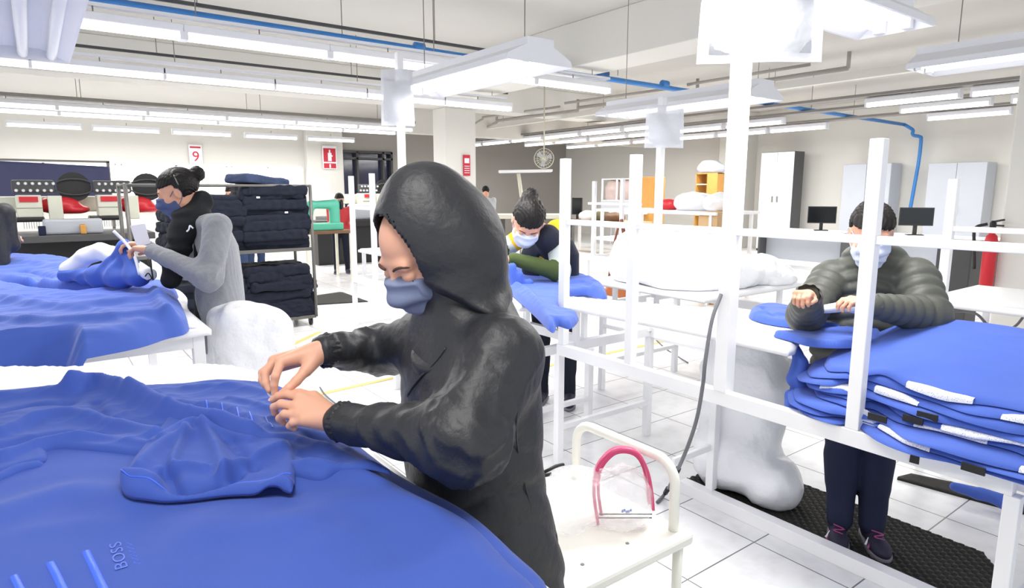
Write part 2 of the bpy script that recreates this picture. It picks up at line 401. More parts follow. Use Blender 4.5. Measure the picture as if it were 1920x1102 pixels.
# lower partition left of the pillar, behind the tube rows
struct('trim_6', MB().box((6.74, 12.9, 2.75), (15.4, 13.2, CZ)), M['wall'], .01)
# near pillar at the right edge
p = at_x(1880, 400, 6.6)
struct('trim_7', MB().box((6.6, .6, 0), (7.2, p[1], CZ)), M['wall'], .015)
# windows
for i, (a, b) in enumerate(((-4.2, -1.2), (-1.1, 1.6), (1.7, 4.0), (4.1, 5.9))):
    w = MB().box((a, 17.44, 1.05), (b, 17.5, 2.1)).build('window_%d' % (i+1), M['window_lit']); tag(w, kind='structure')
    fr = MB()
    for x in (a, (a+b)/2, b): fr.box((x-.025, 17.41, 1.05), (x+.025, 17.47, 2.1))
    for z in (1.05, 2.1): fr.box((a, 17.41, z-.02), (b, 17.47, z+.02))
    fr.build('window_frame', M['white_paint'], w)
w = MB().box((7.1, 17.6, .9), (8.55, 17.65, 2.55)).build('window_5', M['glass_dark']); tag(w, kind='structure')
fr = MB()
for x in (7.05, 7.5, 8.3, 8.57): fr.box((x-.03, 17.44, .9), (x+.03, 17.6, 2.6))
for z in (.92, 2.4, 2.58): fr.box((7.02, 17.44, z-.03), (8.6, 17.6, z+.03))
fr.build('window_frame', M['darkgrey'], w)
# door_1: grey staircase opening panel
struct('door_1', MB().box((9.1, 17.44, 0), (10.0, 17.5, 1.95)), M['white_board'], .01)

# ------------------------------------------------------------------ ceiling lights
def make_fixture(L=1.22):
    t = empty('ceiling_light', (0, 0, 0), None, 'light')
    MB().box((-L/2, -.06, .045), (L/2, .06, .11)).build('housing', M['fixture'], t, bevel=.008)
    for s in (-1, 1): MB().tube([(-L/2+.03, s*.035, .015), (L/2-.03, s*.035, .015)], .024, 8).build('tube', M['tube'], t, True)
    for s in (-1, 1): MB().box((s*(L/2-.03), -.06, -.012), (s*(L/2), .06, .05)).build('end_socket', M['fixture'], t)
    MB().tube([(0, 0, .11), (0, 0, .17)], .006, 5).build('hanger_wire', M['rail_grey'], t)
    return t
proto = make_fixture(); used = []
def place_light(x, y, z, rz, label, group):
    o = proto if not used else copy_tree(proto)
    used.append(o); o.location = (x, y, z); o.rotation_euler = (0, 0, rz); o['label'] = label; o['category'] = 'light'; o['group'] = group
def row_x(y, starts, L, what):
    for i, x in enumerate(starts):
        place_light(x+L/2, y, 2.72, 0, 'tube light in the %s, %s from the left' % (what, ORD[i]), 'lights of the '+what)
row_x(6.0, [-1.33+1.22*k for k in range(6)], 1.22, 'nearest long left ceiling row')
row_x(8.2, [-1.1+1.19*k for k in range(6)], 1.22, 'middle long left ceiling row')
row_x(12.2, [-2.0+1.21*k for k in range(7)], 1.22, 'upper of the two close far rows')
row_x(13.1, [-.74+1.21*k for k in range(6)], 1.22, 'lower of the two close far rows')
row_x(15.8, [-.29, 1.1, 2.55, 4.05, 5.5], 1.22, 'spaced row by the far white wall')
def row_y(x, ys, what):
    for i, y in enumerate(ys):
        place_light(x, y, 2.72, math.pi/2, 'tube light in the %s, %s from the near end' % (what, ORD[i]), 'lights of the '+what)
row_y(10.0, [2.75, 4.08, 8.9, 10.2, 11.5, 12.8, 14.1, 15.4], 'nearest right hand row')
row_y(11.2, [2.65, 4.1, 7.3, 8.6, 9.9, 11.2, 12.5, 13.8], 'middle right hand row')
row_y(12.75, [2.9, 4.3, 7.3, 8.6, 9.9, 11.2, 12.5, 13.8], 'right hand row closest to the wall')
def rail(y=None, x=None, a=0, b=1, w=.1, h=.04, z=2.86, label='', m='rail_grey'):
    mb = MB()
    if y is not None: mb.box((a, y-w/2, z), (b, y+w/2, z+h)); k = [(a+(b-a)*t, y) for t in (.05, .35, .65, .95)]
    else: mb.box((x-w/2, a, z), (x+w/2, b, z+h)); k = [(x, a+(b-a)*t) for t in (.05, .35, .65, .95)]
    t = mb.build('light_rail', M[m], bevel=.004); tag(t, label, 'rail')
    for (px, py) in k: MB().tube([(px+.1, py, z+h), (px+.1, py, CZ)], .005, 5).build('hanger_rod', M['rail_grey'], t)
rail(y=6.12, a=-1.5, b=6.1, w=.03, h=.03, z=3.02, label='thin grey conduit rail above the nearest left light row', m='darkgrey')
rail(y=6.03, a=-1.5, b=6.0, w=.09, h=.03, z=2.88, label='pale channel carrying the nearest left light row', m='fixture')
rail(y=8.32, a=-1.5, b=6.1, w=.03, h=.03, z=2.98, label='thin grey conduit rail above the middle left light row', m='darkgrey')
rail(y=8.23, a=-1.2, b=6.0, w=.09, h=.03, z=2.88, label='pale channel carrying the middle left light row', m='fixture')
rail(y=12.25, a=-2.5, b=6.5, w=.35, h=.05, z=2.86, label='wide grey tray over the upper close far light row')
rail(y=13.15, a=-2.5, b=6.5, w=.35, h=.05, z=2.86, label='wide grey tray over the lower close far light row')
rail(x=10.0, a=1.0, b=16.0, w=.28, h=.04, z=2.85, label='long grey tray over the nearest right hand light row')
rail(x=11.2, a=1.0, b=16.0, w=.28, h=.04, z=2.85, label='long grey tray over the middle right hand light row')
rail(x=12.75, a=1.0, b=16.0, w=.28, h=.04, z=2.85, label='long grey tray over the light row closest to the right wall')
rail(x=8.9, a=2.0, b=13.0, w=.1, h=.1, z=2.95, label='pale square duct running along the right ceiling', m='wall')
# zig-zag grey pipework hanging near the beam
t = MB()
for y0, y1, x0, x1, z in ((11.3, 12.2, 8.0, 8.4, 2.92), (9.0, 11.3, 8.2, 8.0, 2.95), (6.5, 9.0, 8.4, 8.2, 3.0), (4.2, 6.5, 8.4, 8.4, 3.02)):
    t.tube([(x0, y0, z), (x1, y1, z)], .03, 8); t.tube([(x0, y0, z), (x0, y0, z+.2)], .025, 8)
    t.tube([(x0, y0+.5, z+.12), (x1-.5, y1-.2, z+.02)], .022, 8)
tag(t.build('ceiling_pipework', M['wall_grey'], smooth=True), 'grey branching pipework hung under the ceiling behind the pillar', 'pipe')
# blue air pipe
bp = empty('air_pipe', (0, 6.3, 3.0), 'long blue pipe crossing the ceiling and dropping down the right wall', 'pipe')
P_ = [(-1.2, 6.3, 3.01), (15.2, 6.3, 2.9)]
MB().tube(P_, .035, 14).build('pipe', M['blue_pipe'], bp, True)
MB().tube(catmull([np.array([15.2, 6.3, 2.9])]+[at_x(u, v, 15.2) for u, v in ((1711, 243), (1711, 250), (1714, 254), (1724, 256), (1727, 262), (1723, 300), (1716, 340), (1706, 395))], 5), .035, 12).build('drop_pipe', M['blue_pipe'], bp, True)
for x in (3.45, 7.4, 9.3): MB().lathe((x, 6.3, 3.0), [(.04, -.06), (.052, -.055), (.052, .055), (.04, .06)], 14, 'x').build('coupling', M['blue_pipe'], bp, True)
x = 6.15; MB().lathe((x, 6.3, 3.01), [(.045, -.1), (.06, -.09), (.06, -.03), (.045, 0), (.06, .03), (.06, .09), (.045, .1)], 14, 'x').lathe((x, 6.3, 3.02), [(.04, 0), (.035, .08), (.06, .085), (.06, .1), (.02, .12)], 12).build('valve', M['blue_valve'], bp, True)
for x in (2.6, 6.45, 10.0): MB().tube([(x, 6.3, 3.02), (x, 6.3, CZ)], .005, 5).build('hanger_rod', M['rail_grey'], bp)
# brown steel bracket hanging from the ceiling
a = at_d(1507, 45, 4.6); b = at_d(1505, 112, 4.6); c = at_d(1482, 48, 4.6); d = at_d(1503, 88, 4.6); top = a.copy(); top[2] = CZ
t = MB().bar(top, b, .07, .05).bar([c[0], c[1], c[2]+.06], d, .045, .03).bar([c[0], c[1], c[2]+.06], [c[0]-.1, c[1]+.1, CZ], .045, .03)
tag(t.build('steel_bracket', M['brown_steel'], bevel=.003), 'rusty brown steel bracket hanging from the ceiling', 'bracket')

# hanging work lamps (reflector + tubes)
def work_lamp(x0, y0, x1, y1, z, w, label, tubes=True, h=.12):
    c = ((x0+x1)/2, (y0+y1)/2, z); t = empty('work_lamp', c, label, 'lamp')
    Lx = math.hypot(x1-x0, y1-y0); t.rotation_euler = (0, 0, math.atan2(y1-y0, x1-x0)); l = Lx/2
    prof = [(-w/2, -.0), (-w/2+.01, .03), (-w*.2, h*.72), (-w*.2, h), (w*.2, h), (w*.2, h*.72), (w/2-.01, .03), (w/2, 0), (w/2-.012, 0), (w*.19, h*.6), (-w*.19, h*.6), (-w/2+.012, 0)]
    vs = [(s*l, a, b) for s in (-1, 1) for a, b in prof]; n = len(prof)
    fs = [(i, (i+1) % n, n+(i+1) % n, n+i) for i in range(n)]
    me = bpy.data.meshes.new('reflector'); me.from_pydata(vs, [], fs); o = bpy.data.objects.new('reflector', me); me.materials.append(M['fixture']); col.objects.link(o); o.parent = t
    def part(name, mb, m, sm=False):
        me = bpy.data.meshes.new(name); me.from_pydata(mb.v, [], mb.f); me.materials.append(m)
        if sm: me.polygons.foreach_set('use_smooth', [True]*len(me.polygons))
        q = bpy.data.objects.new(name, me); col.objects.link(q); q.parent = t
    for s in (-1, 1):
        e = MB(); e.add([(s*l, a, b) for a, b in ((-w/2, 0), (-w/2+.01, .03), (-w*.2, h*.72), (-w*.2, h), (w*.2, h), (w*.2, h*.72), (w/2-.01, .03), (w/2, 0))], [tuple(range(8))])
        part('end_plate', e, M['fixture'])
    if tubes:
        for s in (-1, 1): part('tube', MB().tube([(-l+.04, s*w*.17, .03), (l-.04, s*w*.17, .03)], .019, 10), M['tube'], True)
        for s in (-1, 1):
            for k in (-1, 1): part('socket', MB().cbox((s*(l-.02), k*w*.17, .035), (.03, .035, .06)), M['white_paint'])
    for s in (-1, 1): part('hanging_wire', MB().tube([(s*l*.8, 0, h), (s*l*.8, 0, CZ-z)], .003, 5), M['rail_grey'])
    return t
work_lamp(2.08, 2.56, 2.08, 3.86, 2.12, .42, 'white reflector lamp hanging over the bench with the yellow jumper worker')
work_lamp(1.6, 1.24, 2.83, 1.24, 2.12, .3, 'bright tube lamp at top right over the olive jacket worker')
work_lamp(3.95, 2.5, 3.95, 3.9, 2.1, .42, 'white reflector lamp over the bench heaped with white bags')
work_lamp(4.0, -.1, 4.0, 1.6, 2.14, .38, 'white reflector lamp at the right edge of the photo')
b = at_z(128, 118, 2.34)
TL = work_lamp(b[0]-.24, 2.6, b[0]-.24, b[1], 2.34, .5, 'grey ribbed unlit reflector lamp in the top left corner', tubes=False)
q = MB()
for k in (-.15, 0, .15): q.tube([(b[0]-.24+k, 2.62, 2.36), (b[0]-.24+k, b[1]-.02, 2.36)], .03, 10)
for k in (-.15, 0, .15):
    me = bpy.data.meshes.new('rib'); mb = MB().tube([(-(b[1]-2.6)/2+.02, k, .03), ((b[1]-2.6)/2-.02, k, .03)], .03, 10); me.from_pydata(mb.v, [], mb.f); me.materials.append(M['fixture']); me.polygons.foreach_set('use_smooth', [True]*len(me.polygons))
    o = bpy.data.objects.new('unlit_tube', me); col.objects.link(o); o.parent = TL
# ------------------------------------------------------------------ benches with racks
def bench(x0, y0, y1, dep, posts, name_label, zl=.69, zt=.9, crossbar=1.34, rail_x=None, top=None, tall=(), cb=None):
    t = empty('work_bench', (x0+dep/2, (y0+y1)/2, 0), name_label, 'bench'); W = M['white_paint']
    s = .045
    MB().box((x0-s/2, y0, zl-.06), (x0+s/2, y1, zl)).build('front_beam', W, t, bevel=.003)
    MB().box((x0+dep-s/2, y0, zl-.06), (x0+dep+s/2, y1, zl)).build('back_beam', W, t, bevel=.003)
    for y in (y0, y1): MB().box((x0+s/2, y-s/2, zl-.055), (x0+dep-s/2, y+s/2, zl-.003)).build('end_beam', W, t, bevel=.003)
    for x in (x0, x0+dep):
        for y in (y0, y1): MB().box((x-s/2+.002, y-s/2+.002, 0), (x+s/2-.002, y+s/2-.002, zl-.06)).build('leg', W, t, bevel=.003)
    for y in (y0, y1): MB().box((x0, y-.015, .2), (x0+dep, y+.015, .23)).build('foot_rail', W, t, bevel=.002)
    for (y, z) in posts: MB().box((x0-s/2+.002, y-s/2, zl), (x0+s/2-.002, y+s/2, z)).build('rack_post', W, t, bevel=.003)
    for (y, z, w) in tall: MB().box((x0-w/2, y-w/2, zl), (x0+w/2, y+w/2, z)).build('tall_post', W, t, bevel=.003)
    if crossbar: 
        ca, cb_ = cb or (y0, y1); MB().box((x0-.014, ca, crossbar-.014), (x0+.014, cb_, crossbar+.014)).build('crossbar', W, t, bevel=.003)
    if rail_x is not None: MB().box((rail_x-.03, y0+.03, .0), (rail_x+.03, 1.92, .06)).build('floor_rail', W, t, bevel=.003)
    if top is not None:
        sheet('tabletop', top, lambda x, y, d: zt+edge_round(d, .012, .012)-.012, lambda x, y, d: 0*x+zt-.035, M['white_board'], .02, t)
        for y in (y0+.02, y1-.02):
            for x in (x0+.1, x0+dep-.03): MB().box((x-.015, y-.015, zl-.02), (x+.015, y+.015, zt-.03)).build('top_support', W, t)
    return t
top1 = [at_z(u, v, .9)[:2] for u, v in [(1052, 566), (1120, 580), (1300, 614), (1478, 652), (1492, 648), (1500, 630)]] + [np.array([2.62, 1.3]), np.array([2.95, 1.38]), np.array([2.97, 1.75]), np.array([2.70, 2.15]), np.array([2.42, 2.76])]
b1 = bench(2.2, .52, 2.53, .72, [(2.50, 1.66), (2.02, 1.66), (.98, 1.664)], 'white steel bench in the foreground with tall posts and a blue pile', rail_x=2.5, top=top1, tall=[(1.505, 2.95, .058)], cb=(.3, 2.5))
MB().box((2.51, 1.75, .06), (2.55, 1.79, .84)).box((2.24, 1.765, .26), (2.51, 1.785, .29)).build('inner_leg', M['white_paint'], b1, bevel=.003)
MB().box((2.2, 1.5, 2.2), (2.24, 1.53, 2.23)).tube([(2.165, 1.5, 2.02), (2.172, 1.5, 2.02)], .012, 10).build('post_bolt', M['black'], b1)
top2 = [(2.08, 2.72), (2.66, 2.72), (2.72, 4.3), (2.08, 4.35)]
bench(2.1, 2.8, 4.3, .58, [], 'white bench under the blue shirts of the yellow jumper worker', zl=.6, zt=.88, crossbar=None, top=top2, tall=[(4.12, 2.43, .045)])
tag(MB().box((2.08, 4.1, 2.39), (2.95, 4.14, 2.43)).build('lamp_arm', M['white_paint'], bevel=.003), 'white square steel arm reaching from the tall post to the lamp', 'arm')
p = at_x(658, 330, 2.42); q = at_x(697, 325, 2.42)
bench(2.42, q[1]-.55, p[1]+.02, .75, [(p[1], p[2]), (q[1], q[2])], 'white rack bench standing empty left of the hooded worker', zt=.95,
      top=[(2.46, q[1]-.5), (3.2, q[1]-.5), (3.2, p[1]), (2.46, p[1])])
a = at_x(1115, 340, 5.6); b = at_x(1168, 335, 5.6)
bench(5.6, b[1]-.3, a[1]+.1, .7, [(a[1], a[2]), (b[1], b[2])], 'white rack bench far behind the yellow jumper worker with a bag strap', zt=.92,
      top=[(5.65, b[1]-.3), (6.35, b[1]-.3), (6.35, a[1]+.1), (5.65, a[1]+.1)])
bench(3.35, 2.42, 3.36, .85, [], 'white bench heaped with white bags in the middle distance', zt=.86, crossbar=.5,
      top=[(3.2, 2.36), (4.35, 2.36), (4.35, 3.42), (3.2, 3.42)], tall=[(2.865, 2.1, .042)])
a = at_x(1790, 335, 3.9)
bench(3.9, -.4, a[1]+.02, .75, [(a[1], a[2])], 'white rack bench behind the olive jacket worker', zt=.92, crossbar=1.3,
      top=[(3.85, -.4), (4.7, -.4), (4.7, a[1]+.1), (3.85, a[1]+.1)])
# pouches tied to the tall posts
def pouch(c, w, h, label, rz):
    t = empty('plastic_pouch', c, label, 'pouch'); t.rotation_euler = (0, 0, rz)
    n = 16; vs = []; fs = []; rg = random.Random(3)
    for s in (1, -1):
        for i in range(n+1):
            for j in range(n+1):
                a, b = i/n-.5, j/n-.5; e = max(0, 1-(2*abs(a))**4)*max(0, 1-(2*abs(b))**4)
                vs.append((a*w*(1-.08*b), s*(.012*e+.001)+.006*math.sin(9*a+5*b), b*h-.03*a*a*h))
    for k in (0, 1):
        o = k*(n+1)**2
        for i in range(n):
            for j in range(n):
                q = (o+i*(n+1)+j, o+(i+1)*(n+1)+j, o+(i+1)*(n+1)+j+1, o+i*(n+1)+j+1); fs.append(q if k else q[::-1])
    def part(nm, v, f, m):
        me = bpy.data.meshes.new(nm); me.from_pydata(v, [], f); me.materials.append(m); me.polygons.foreach_set('use_smooth', [True]*len(f))
        o = bpy.data.objects.new(nm, me); col.objects.link(o); o.parent = t
    part('film', vs, fs, M['pouch'])
    q = MB().box((-w*.42, -.002, -h*.42), (w*.42, .002, h*.3)); part('paper', q.v, q.f, M['paper'])
a = at_d(745, 183, 3.9); pouch(a, .19, .32, 'clear plastic pouch with paper tied to the post left of the lamp', -.55)
a = at_d(1246, 237, 4.1); pouch(a, .24, .26, 'clear plastic pouch with paper tied to the far centre post', -.6)
a = at_d(1428, 20, 2.05); pouch(a, .36, .3, 'large clear plastic pouch with paper hanging at the top of the foreground post', -.75)

# ------------------------------------------------------------------ wall furniture on the right
def cab(label, u0, v0, u1, x, dep, mf, ms, doors=2, name='cabinet', cat='cabinet'):
    a = at_x(u0, v0, x); b = at_x(u1, v0, x); y0, y1 = b[1], a[1]; z = max(a[2], b[2])
    t = empty(name, (x+dep/2, (y0+y1)/2, 0), label, cat)
    MB().box((x+.02, y0, 0), (x+dep, y1, z)).build('body', ms, t, bevel=.005)
    w = (y1-y0)/doors
    for i in range(doors):
        d = MB().box((x, y0+i*w+.004, .06), (x+.02, y0+(i+1)*w-.004, z-.01)).build('door', mf, t, bevel=.003)
        MB().box((x-.03, y0+i*w+(.05 if i else w-.08), z*.5), (x, y0+i*w+(.08 if i else w-.05), z*.5+.15)).build('handle', M['rail_grey'], d)
cab('tall white cabinet with a dark side panel beside the wall', 1428, 286, 1490, 14.6, .45, M['white_board'], M['darkgrey'])
cab('grey metal wardrobe partly hidden by the white rack post', 1582, 308, 1672, 14.8, .5, M['silver'], M['silver'])
cab('grey metal wardrobe nearest the right edge', 1742, 306, 1852, 14.8, .5, M['silver'], M['silver'])
def shelf_unit(u0, v0, u1, x, label, mbody, dep=.4):
    a = at_x(u0, v0, x); b = at_x(u1, v0, x); y0, y1, z = b[1], a[1], a[2]
    t = empty('wooden_cabinet', (x+dep/2, (y0+y1)/2, 0), label, 'cabinet')
    MB().box((x+dep-.02, y0, 0), (x+dep, y1, z)).box((x, y0, 0), (x+dep, y0+.02, z)).box((x, y1-.02, 0), (x+dep, y1, z)).box((x, y0, z-.02), (x+dep, y1, z)).build('carcass', M['wood'], t, bevel=.002)
    for k in range(5): MB().box((x+.01, y0+.02, .1+k*z/5), (x+dep, y1-.02, .12+k*z/5)).build('shelf', M['white_board'], t)
    return t, (x, y0, y1, z)
t, (x, y0, y1, z) = shelf_unit(1305, 325, 1345, 13.6, 'beech wood cabinet with open white shelves beside the pillar', 'wood')
MB().box((x-.01, y0-.02, 0), (x, y0+.45*(y1-y0), z)).build('door', M['wood'], t, bevel=.003)
rg = random.Random(5)
tag(put('grey_bag', nets(lambda X, Y, Z: smin(ell(X, Y, Z, (0, 0, .12), (.25, .4, .17)), ell(X, Y, Z, (.0, .05, .2), (.2, .3, .14)), .05)+.015*wav(X, Y, Z, 18, 3), (-.4, -.6, 0), (.4, .6, .45), .02), M['silver']), 'grey bag lying on top of the beech wood cabinet', 'bag').location = (13.8, (y0+y1)/2, z)
a = at_x(1190, 332, 12.6); b = at_x(1228, 332, 12.6)
t = empty('wood_panel_cabinet', (12.8, (a[1]+b[1])/2, 0), 'narrow orange beech cupboard left of the far tall post', 'cabinet')
MB().box((12.6, b[1], 0), (13.0, a[1], a[2])).build('body', M['wood'], t, bevel=.004); MB().box((12.585, b[1]+.02, .1), (12.6, a[1]-.02, a[2]-.03)).build('door', M['wood'], t, bevel=.003)
MB().box((12.57, a[1]-.14, 1.3), (12.585, a[1]-.02, 1.6)).build('notice', M['paper'], t)
a = at_x(1130, 335, 12.8); b = at_x(1186, 335, 12.8)
t = empty('garment_shelf', (13.0, (a[1]+b[1])/2, 0), 'pale open metal shelf with garments covered in pinkish film', 'shelf')
m = MB()
for y in (a[1], (a[1]+b[1])/2, b[1]):
    for x in (12.8, 13.2): m.box((x-.02, y-.02, 0), (x+.02, y+.02, a[2]))
m.build('upright', M['white_paint'], t)
for z in (.5, 1.1, a[2]-.03): MB().box((12.8, b[1], z), (13.2, a[1], z+.03)).build('shelf_board', M['white_paint'], t)
PINKF = mat('pinkish_film_bundle', '#cdb9b4', .5, noise=(6, .15))
for k in range(2):
    yy = b[1]+(a[1]-b[1])*(.27+.47*k)
    o = put('garment_bundle', nets(lambda X, Y, Z: ell(X, Y, Z, (0, 0, .33), (.2, .34, .36))+.02*wav(X, Y, Z, 12, k), (-.3, -.45, 0), (.3, .45, .75), .03), PINKF); o.location = (13.0, yy, 1.13)
    tag(o, ['film wrapped garment bundle on the right half of the metal shelf', 'film wrapped garment bundle on the left half of the metal shelf'][k], 'bundle')
# desks, monitors
def desk(x, u0, u1, v, label, dep=.7, z=None):
    a = at_x(u0, v, x); b = at_x(u1, v, x); z = z or a[2]; y0, y1 = b[1], a[1]
    t = empty('desk', (x+dep/2, (y0+y1)/2, 0), label, 'desk')
    MB().box((x-.02, y0, z-.03), (x+dep, y1, z)).build('desktop', M['white_board'], t, bevel=.004)
    for y in (y0+.02, y1-.02): MB().box((x+.05, y-.02, 0), (x+dep-.05, y+.02, z-.03)).build('side_panel', M['darkgrey'], t)
    MB().box((x+.3, y0+.04, .1), (x+.32, y1-.04, z-.03)).build('modesty_panel', M['silver'], t); return z
z = desk(12.0, 1420, 1580, 432, 'white office desk with dark end panel in front of the tall white cabinet', .4, .74)
z = desk(11.5, 1640, 1860, 432, 'white office desk behind the olive jacket worker', .7, .76)
def monitor(c, w, h, label, rz, m='screen', st=.1):
    t = empty('monitor', c, label, 'monitor'); t.rotation_euler = (0, 0, rz)
    def part(nm, q, mm, par=t):
        me = bpy.data.meshes.new(nm); me.from_pydata(q.v, [], q.f); me.materials.append(mm); o = bpy.data.objects.new(nm, me); col.objects.link(o); o.parent = par; return o
    part('bezel', MB().box((-.02, -w/2, st), (.02, w/2, st+h)), M['black']); part('screen', MB().box((-.024, -w/2+.015, st+.02), (-.02, w/2-.015, st+h-.015)), M[m])
    part('stand', MB().box((.0, -.03, 0), (.03, .03, st+.1)).box((-.09, -.12, 0), (.1, .12, .015)), M['black']); return t
a = at_x(1540, 418, 12.1); monitor((a[0], a[1], .74), .5, .32, 'black computer monitor left of the olive jacket worker', .6, st=.14)
a = at_x(1716, 425, 11.8); monitor((a[0], a[1], .76), .5, .3, 'black computer monitor seen over the shoulder of the olive jacket worker', .6, st=.16)
a = at_x(1082, 395, 11.0)
t = empty('drafting_desk', (a[0]+.3, a[1], 0), 'cluttered pale worktable with a small monitor near the far wall', 'desk')
q0 = at_x(1055, 420, 11.0); q1 = at_x(1190, 425, 11.0)
MB().box((10.7, q1[1], .74), (11.6, q0[1], .78)).build('tabletop', M['box'], t, bevel=.004)
for x in (10.75, 11.55):
    for y in (q1[1]+.05, q0[1]-.05): MB().box((x-.03, y-.03, 0), (x+.03, y+.03, .74)).build('leg', M['white_paint'], t)
monitor((11.0, a[1], .78), .3, .42, 'small dark monitor turned sideways on the far worktable', .2, st=.12)
for k, (u, s, mm, lb) in enumerate(((1128, .2, 'olive_cloth', 'olive folded cloth on the far worktable'), (1152, .16, 'wood_dark', 'dark brown folded cloth on the far worktable'), (1104, .15, 'paper', 'crumpled white paper on the far worktable beside the monitor'))):
    a = at_x(u, 412, 10.9)
    o = put('folded_cloth', nets(lambda X, Y, Z: ell(X, Y, Z, (0, 0, .1), (.2, .3, .13))+.02*wav(X, Y, Z, 16, k), (-.3, -.4, 0), (.3, .4, .3), .02), M[mm]); o.location = (a[0], a[1], .78); tag(o, lb, 'cloth')
a = at_x(1157, 385, 12.3)
tag(MB().box((12.2, a[1]-.5, .95), (12.6, a[1]+.5, 1.25)).build('grey_crate', M['silver'], bevel=.02), 'grey plastic crate below the film covered garments', 'crate').location.z = .0
tag(MB().box((12.15, a[1]-.8, .9), (12.65, a[1]+.8, .95)).box((12.2, a[1]-.75, 0), (12.25, a[1]-.7, .9)).box((12.2, a[1]+.7, 0), (12.25, a[1]+.75, .9)).build('side_table', M['white_paint'], bevel=.004), 'white narrow table carrying the grey crate', 'table')
# red printed bag and clear bags on a white table
a = at_d(1252, 380, 9.5)
tb = empty('packing_table', (a[0], a[1], 0), 'white packing table far back carrying the red bag', 'table')
MB().box((a[0]-.5, a[1]-1.2, a[2]-.14), (a[0]+.5, a[1]+1.0, a[2]-.1)).build('tabletop', M['white_board'], tb, bevel=.004)
for sx in (-.45, .45):
    for sy in (-1.1, .9): MB().box((a[0]+sx-.02, a[1]+sy-.02, 0), (a[0]+sx+.02, a[1]+sy+.02, a[2]-.14)).build('leg', M['white_paint'], tb)
o = put('red_bag', nets(lambda X, Y, Z: ell(X, Y, Z, (0, 0, .07), (.12, .2, .09))+.008*wav(X, Y, Z, 22, 4), (-.2, -.3, 0), (.2, .3, .2), .012), M['red']); o.location = (a[0], a[1], a[2]-.1); tag(o, 'red plastic bag on the far packing table', 'bag')
bag = lambda sd, rx, ry, rz_: nets(lambda X, Y, Z: smin(ell(X, Y, Z, (0, 0, rz_*.6), (rx, ry, rz_)), ell(X, Y, Z, (rx*.3, -ry*.5, rz_*.4), (rx*.7, ry*.6, rz_*.7)), .06)+.03*wav(X, Y, Z, 9, sd)+.04*(np.abs(wav(X, Y, Z, 13, sd+1))-.3), (-rx*1.3, -ry*1.3, 0), (rx*1.3, ry*1.3, rz_*2), min(rx, ry)/12)
for k, (dx, dy, s) in enumerate(((.05, -.45, .3), (.1, -.85, .25))):
    o = put('clear_bag', bag(k+20, s, s, .16), M['plastic_sheet']); o.location = (a[0]+dx, a[1]+dy, a[2]-.1)
    tag(o, ['pale clear plastic bag lying next to the red bag', 'pale clear plastic bag lying below the beech cabinet'][k], 'bag')
# cardboard box
a = at_d(1345, 405, 8.5); tag(MB().cbox((a[0], a[1], a[2]-.05), (.4, .3, .22)).cbox((a[0], a[1], (a[2]-.16)/2), (.3, .25, a[2]-.16)).build('cardboard_box', M['box'], bevel=.006), 'tan cardboard box stack behind the tall foreground post', 'box')
# extinguisher
a = at_x(1850, 430, 6.4)
t = empty('fire_extinguisher', (6.4, a[1], a[2]-.5), 'red fire extinguisher with black hose mounted on the right pillar', 'fire extinguisher')
c = (6.54, a[1], a[2]-.5)
MB().lathe(c, [(.035, 0), (.052, .02), (.052, .38), (.04, .44), (.022, .46), (.022, .5)], 18).box((6.56, c[1]-.02, c[2]+.3), (6.6, c[1]+.02, c[2]+.36)).build('cylinder', M['red'], t, True)
MB().lathe((c[0], c[1], c[2]+.5), [(.024, 0), (.024, .05), (.014, .07)], 12).bar((c[0], c[1], c[2]+.56), (c[0]-.02, c[1]-.08, c[2]+.58), .02, .015).bar((c[0], c[1], c[2]+.53), (c[0]-.02, c[1]-.08, c[2]+.53), .02, .015).build('valve', M['black'], t)
MB().tube(catmull([(c[0], c[1]+.04, c[2]+.54), (c[0]-.02, c[1]+.12, c[2]+.5), (c[0]-.03, c[1]+.11, c[2]+.35), (c[0]-.03, c[1]+.09, c[2]+.15)], 6), .013, 8).build('hose', M['black'], t, True)
a = at_x(1782, 480, 7.0); tag(MB().box((7.0, a[1]-.17, 0), (7.3, a[1]+.12, 1.03)).build('dark_bin', M['darkgrey'], bevel=.01), 'dark grey narrow bin standing left of the extinguisher', 'bin')
a = at_x(1834, 568, 4.35); tag(MB().box((4.35, a[1]-.045, a[2]-.05), (4.41, a[1]+.045, a[2]+.05)).build('red_box', M['red'], bevel=.006), 'small red box below the rack behind the olive jacket worker', 'box')
# wall fan
c = at_d(1020, 297, 12.5)
t = empty('wall_fan', c, 'cream round fan hanging from the far ceiling', 'fan'); dirv = norm([-c[0], -c[1], 0])
sx = np.array([-dirv[1], dirv[0], 0])
def ring(r, off, rr): return MB().tube([c+dirv*off+(sx*math.cos(k*math.pi/14)+np.array([0, 0, 1])*math.sin(k*math.pi/14))*r for k in range(28)], rr, 6, True)
q = MB()
for r, off in ((.19, .0), (.185, .05), (.13, .07), (.07, .08)): z = ring(r, off, .004); q.add(z.v, z.f)
for k in range(20):
    a = k*math.pi/10; e = sx*math.cos(a)+np.array([0, 0, 1])*math.sin(a); q.tube([c+dirv*.08+e*.03, c+dirv*.06+e*.14, c+e*.19, c-dirv*.05+e*.08], .0025, 5)
q.build('guard', M['cream_fan'], t, True)
q = MB()
for k in range(3):
    a = k*2.094+.4; e = sx*math.cos(a)+np.array([0, 0, 1])*math.sin(a); g = sx*-math.sin(a)+np.array([0, 0, 1])*math.cos(a)
    q.add([c+e*.03-g*.02+dirv*.02, c+e*.15-g*.06+dirv*.035, c+e*.16+g*.03+dirv*.01, c+e*.04+g*.03+dirv*.01], [(0, 1, 2, 3), (3, 2, 1, 0)])
q.build('blade', M['silver'], t)
MB().tube([c-dirv*.12, c+dirv*.02], [.055, .045], 14).build('motor', M['cream_fan'], t, True)
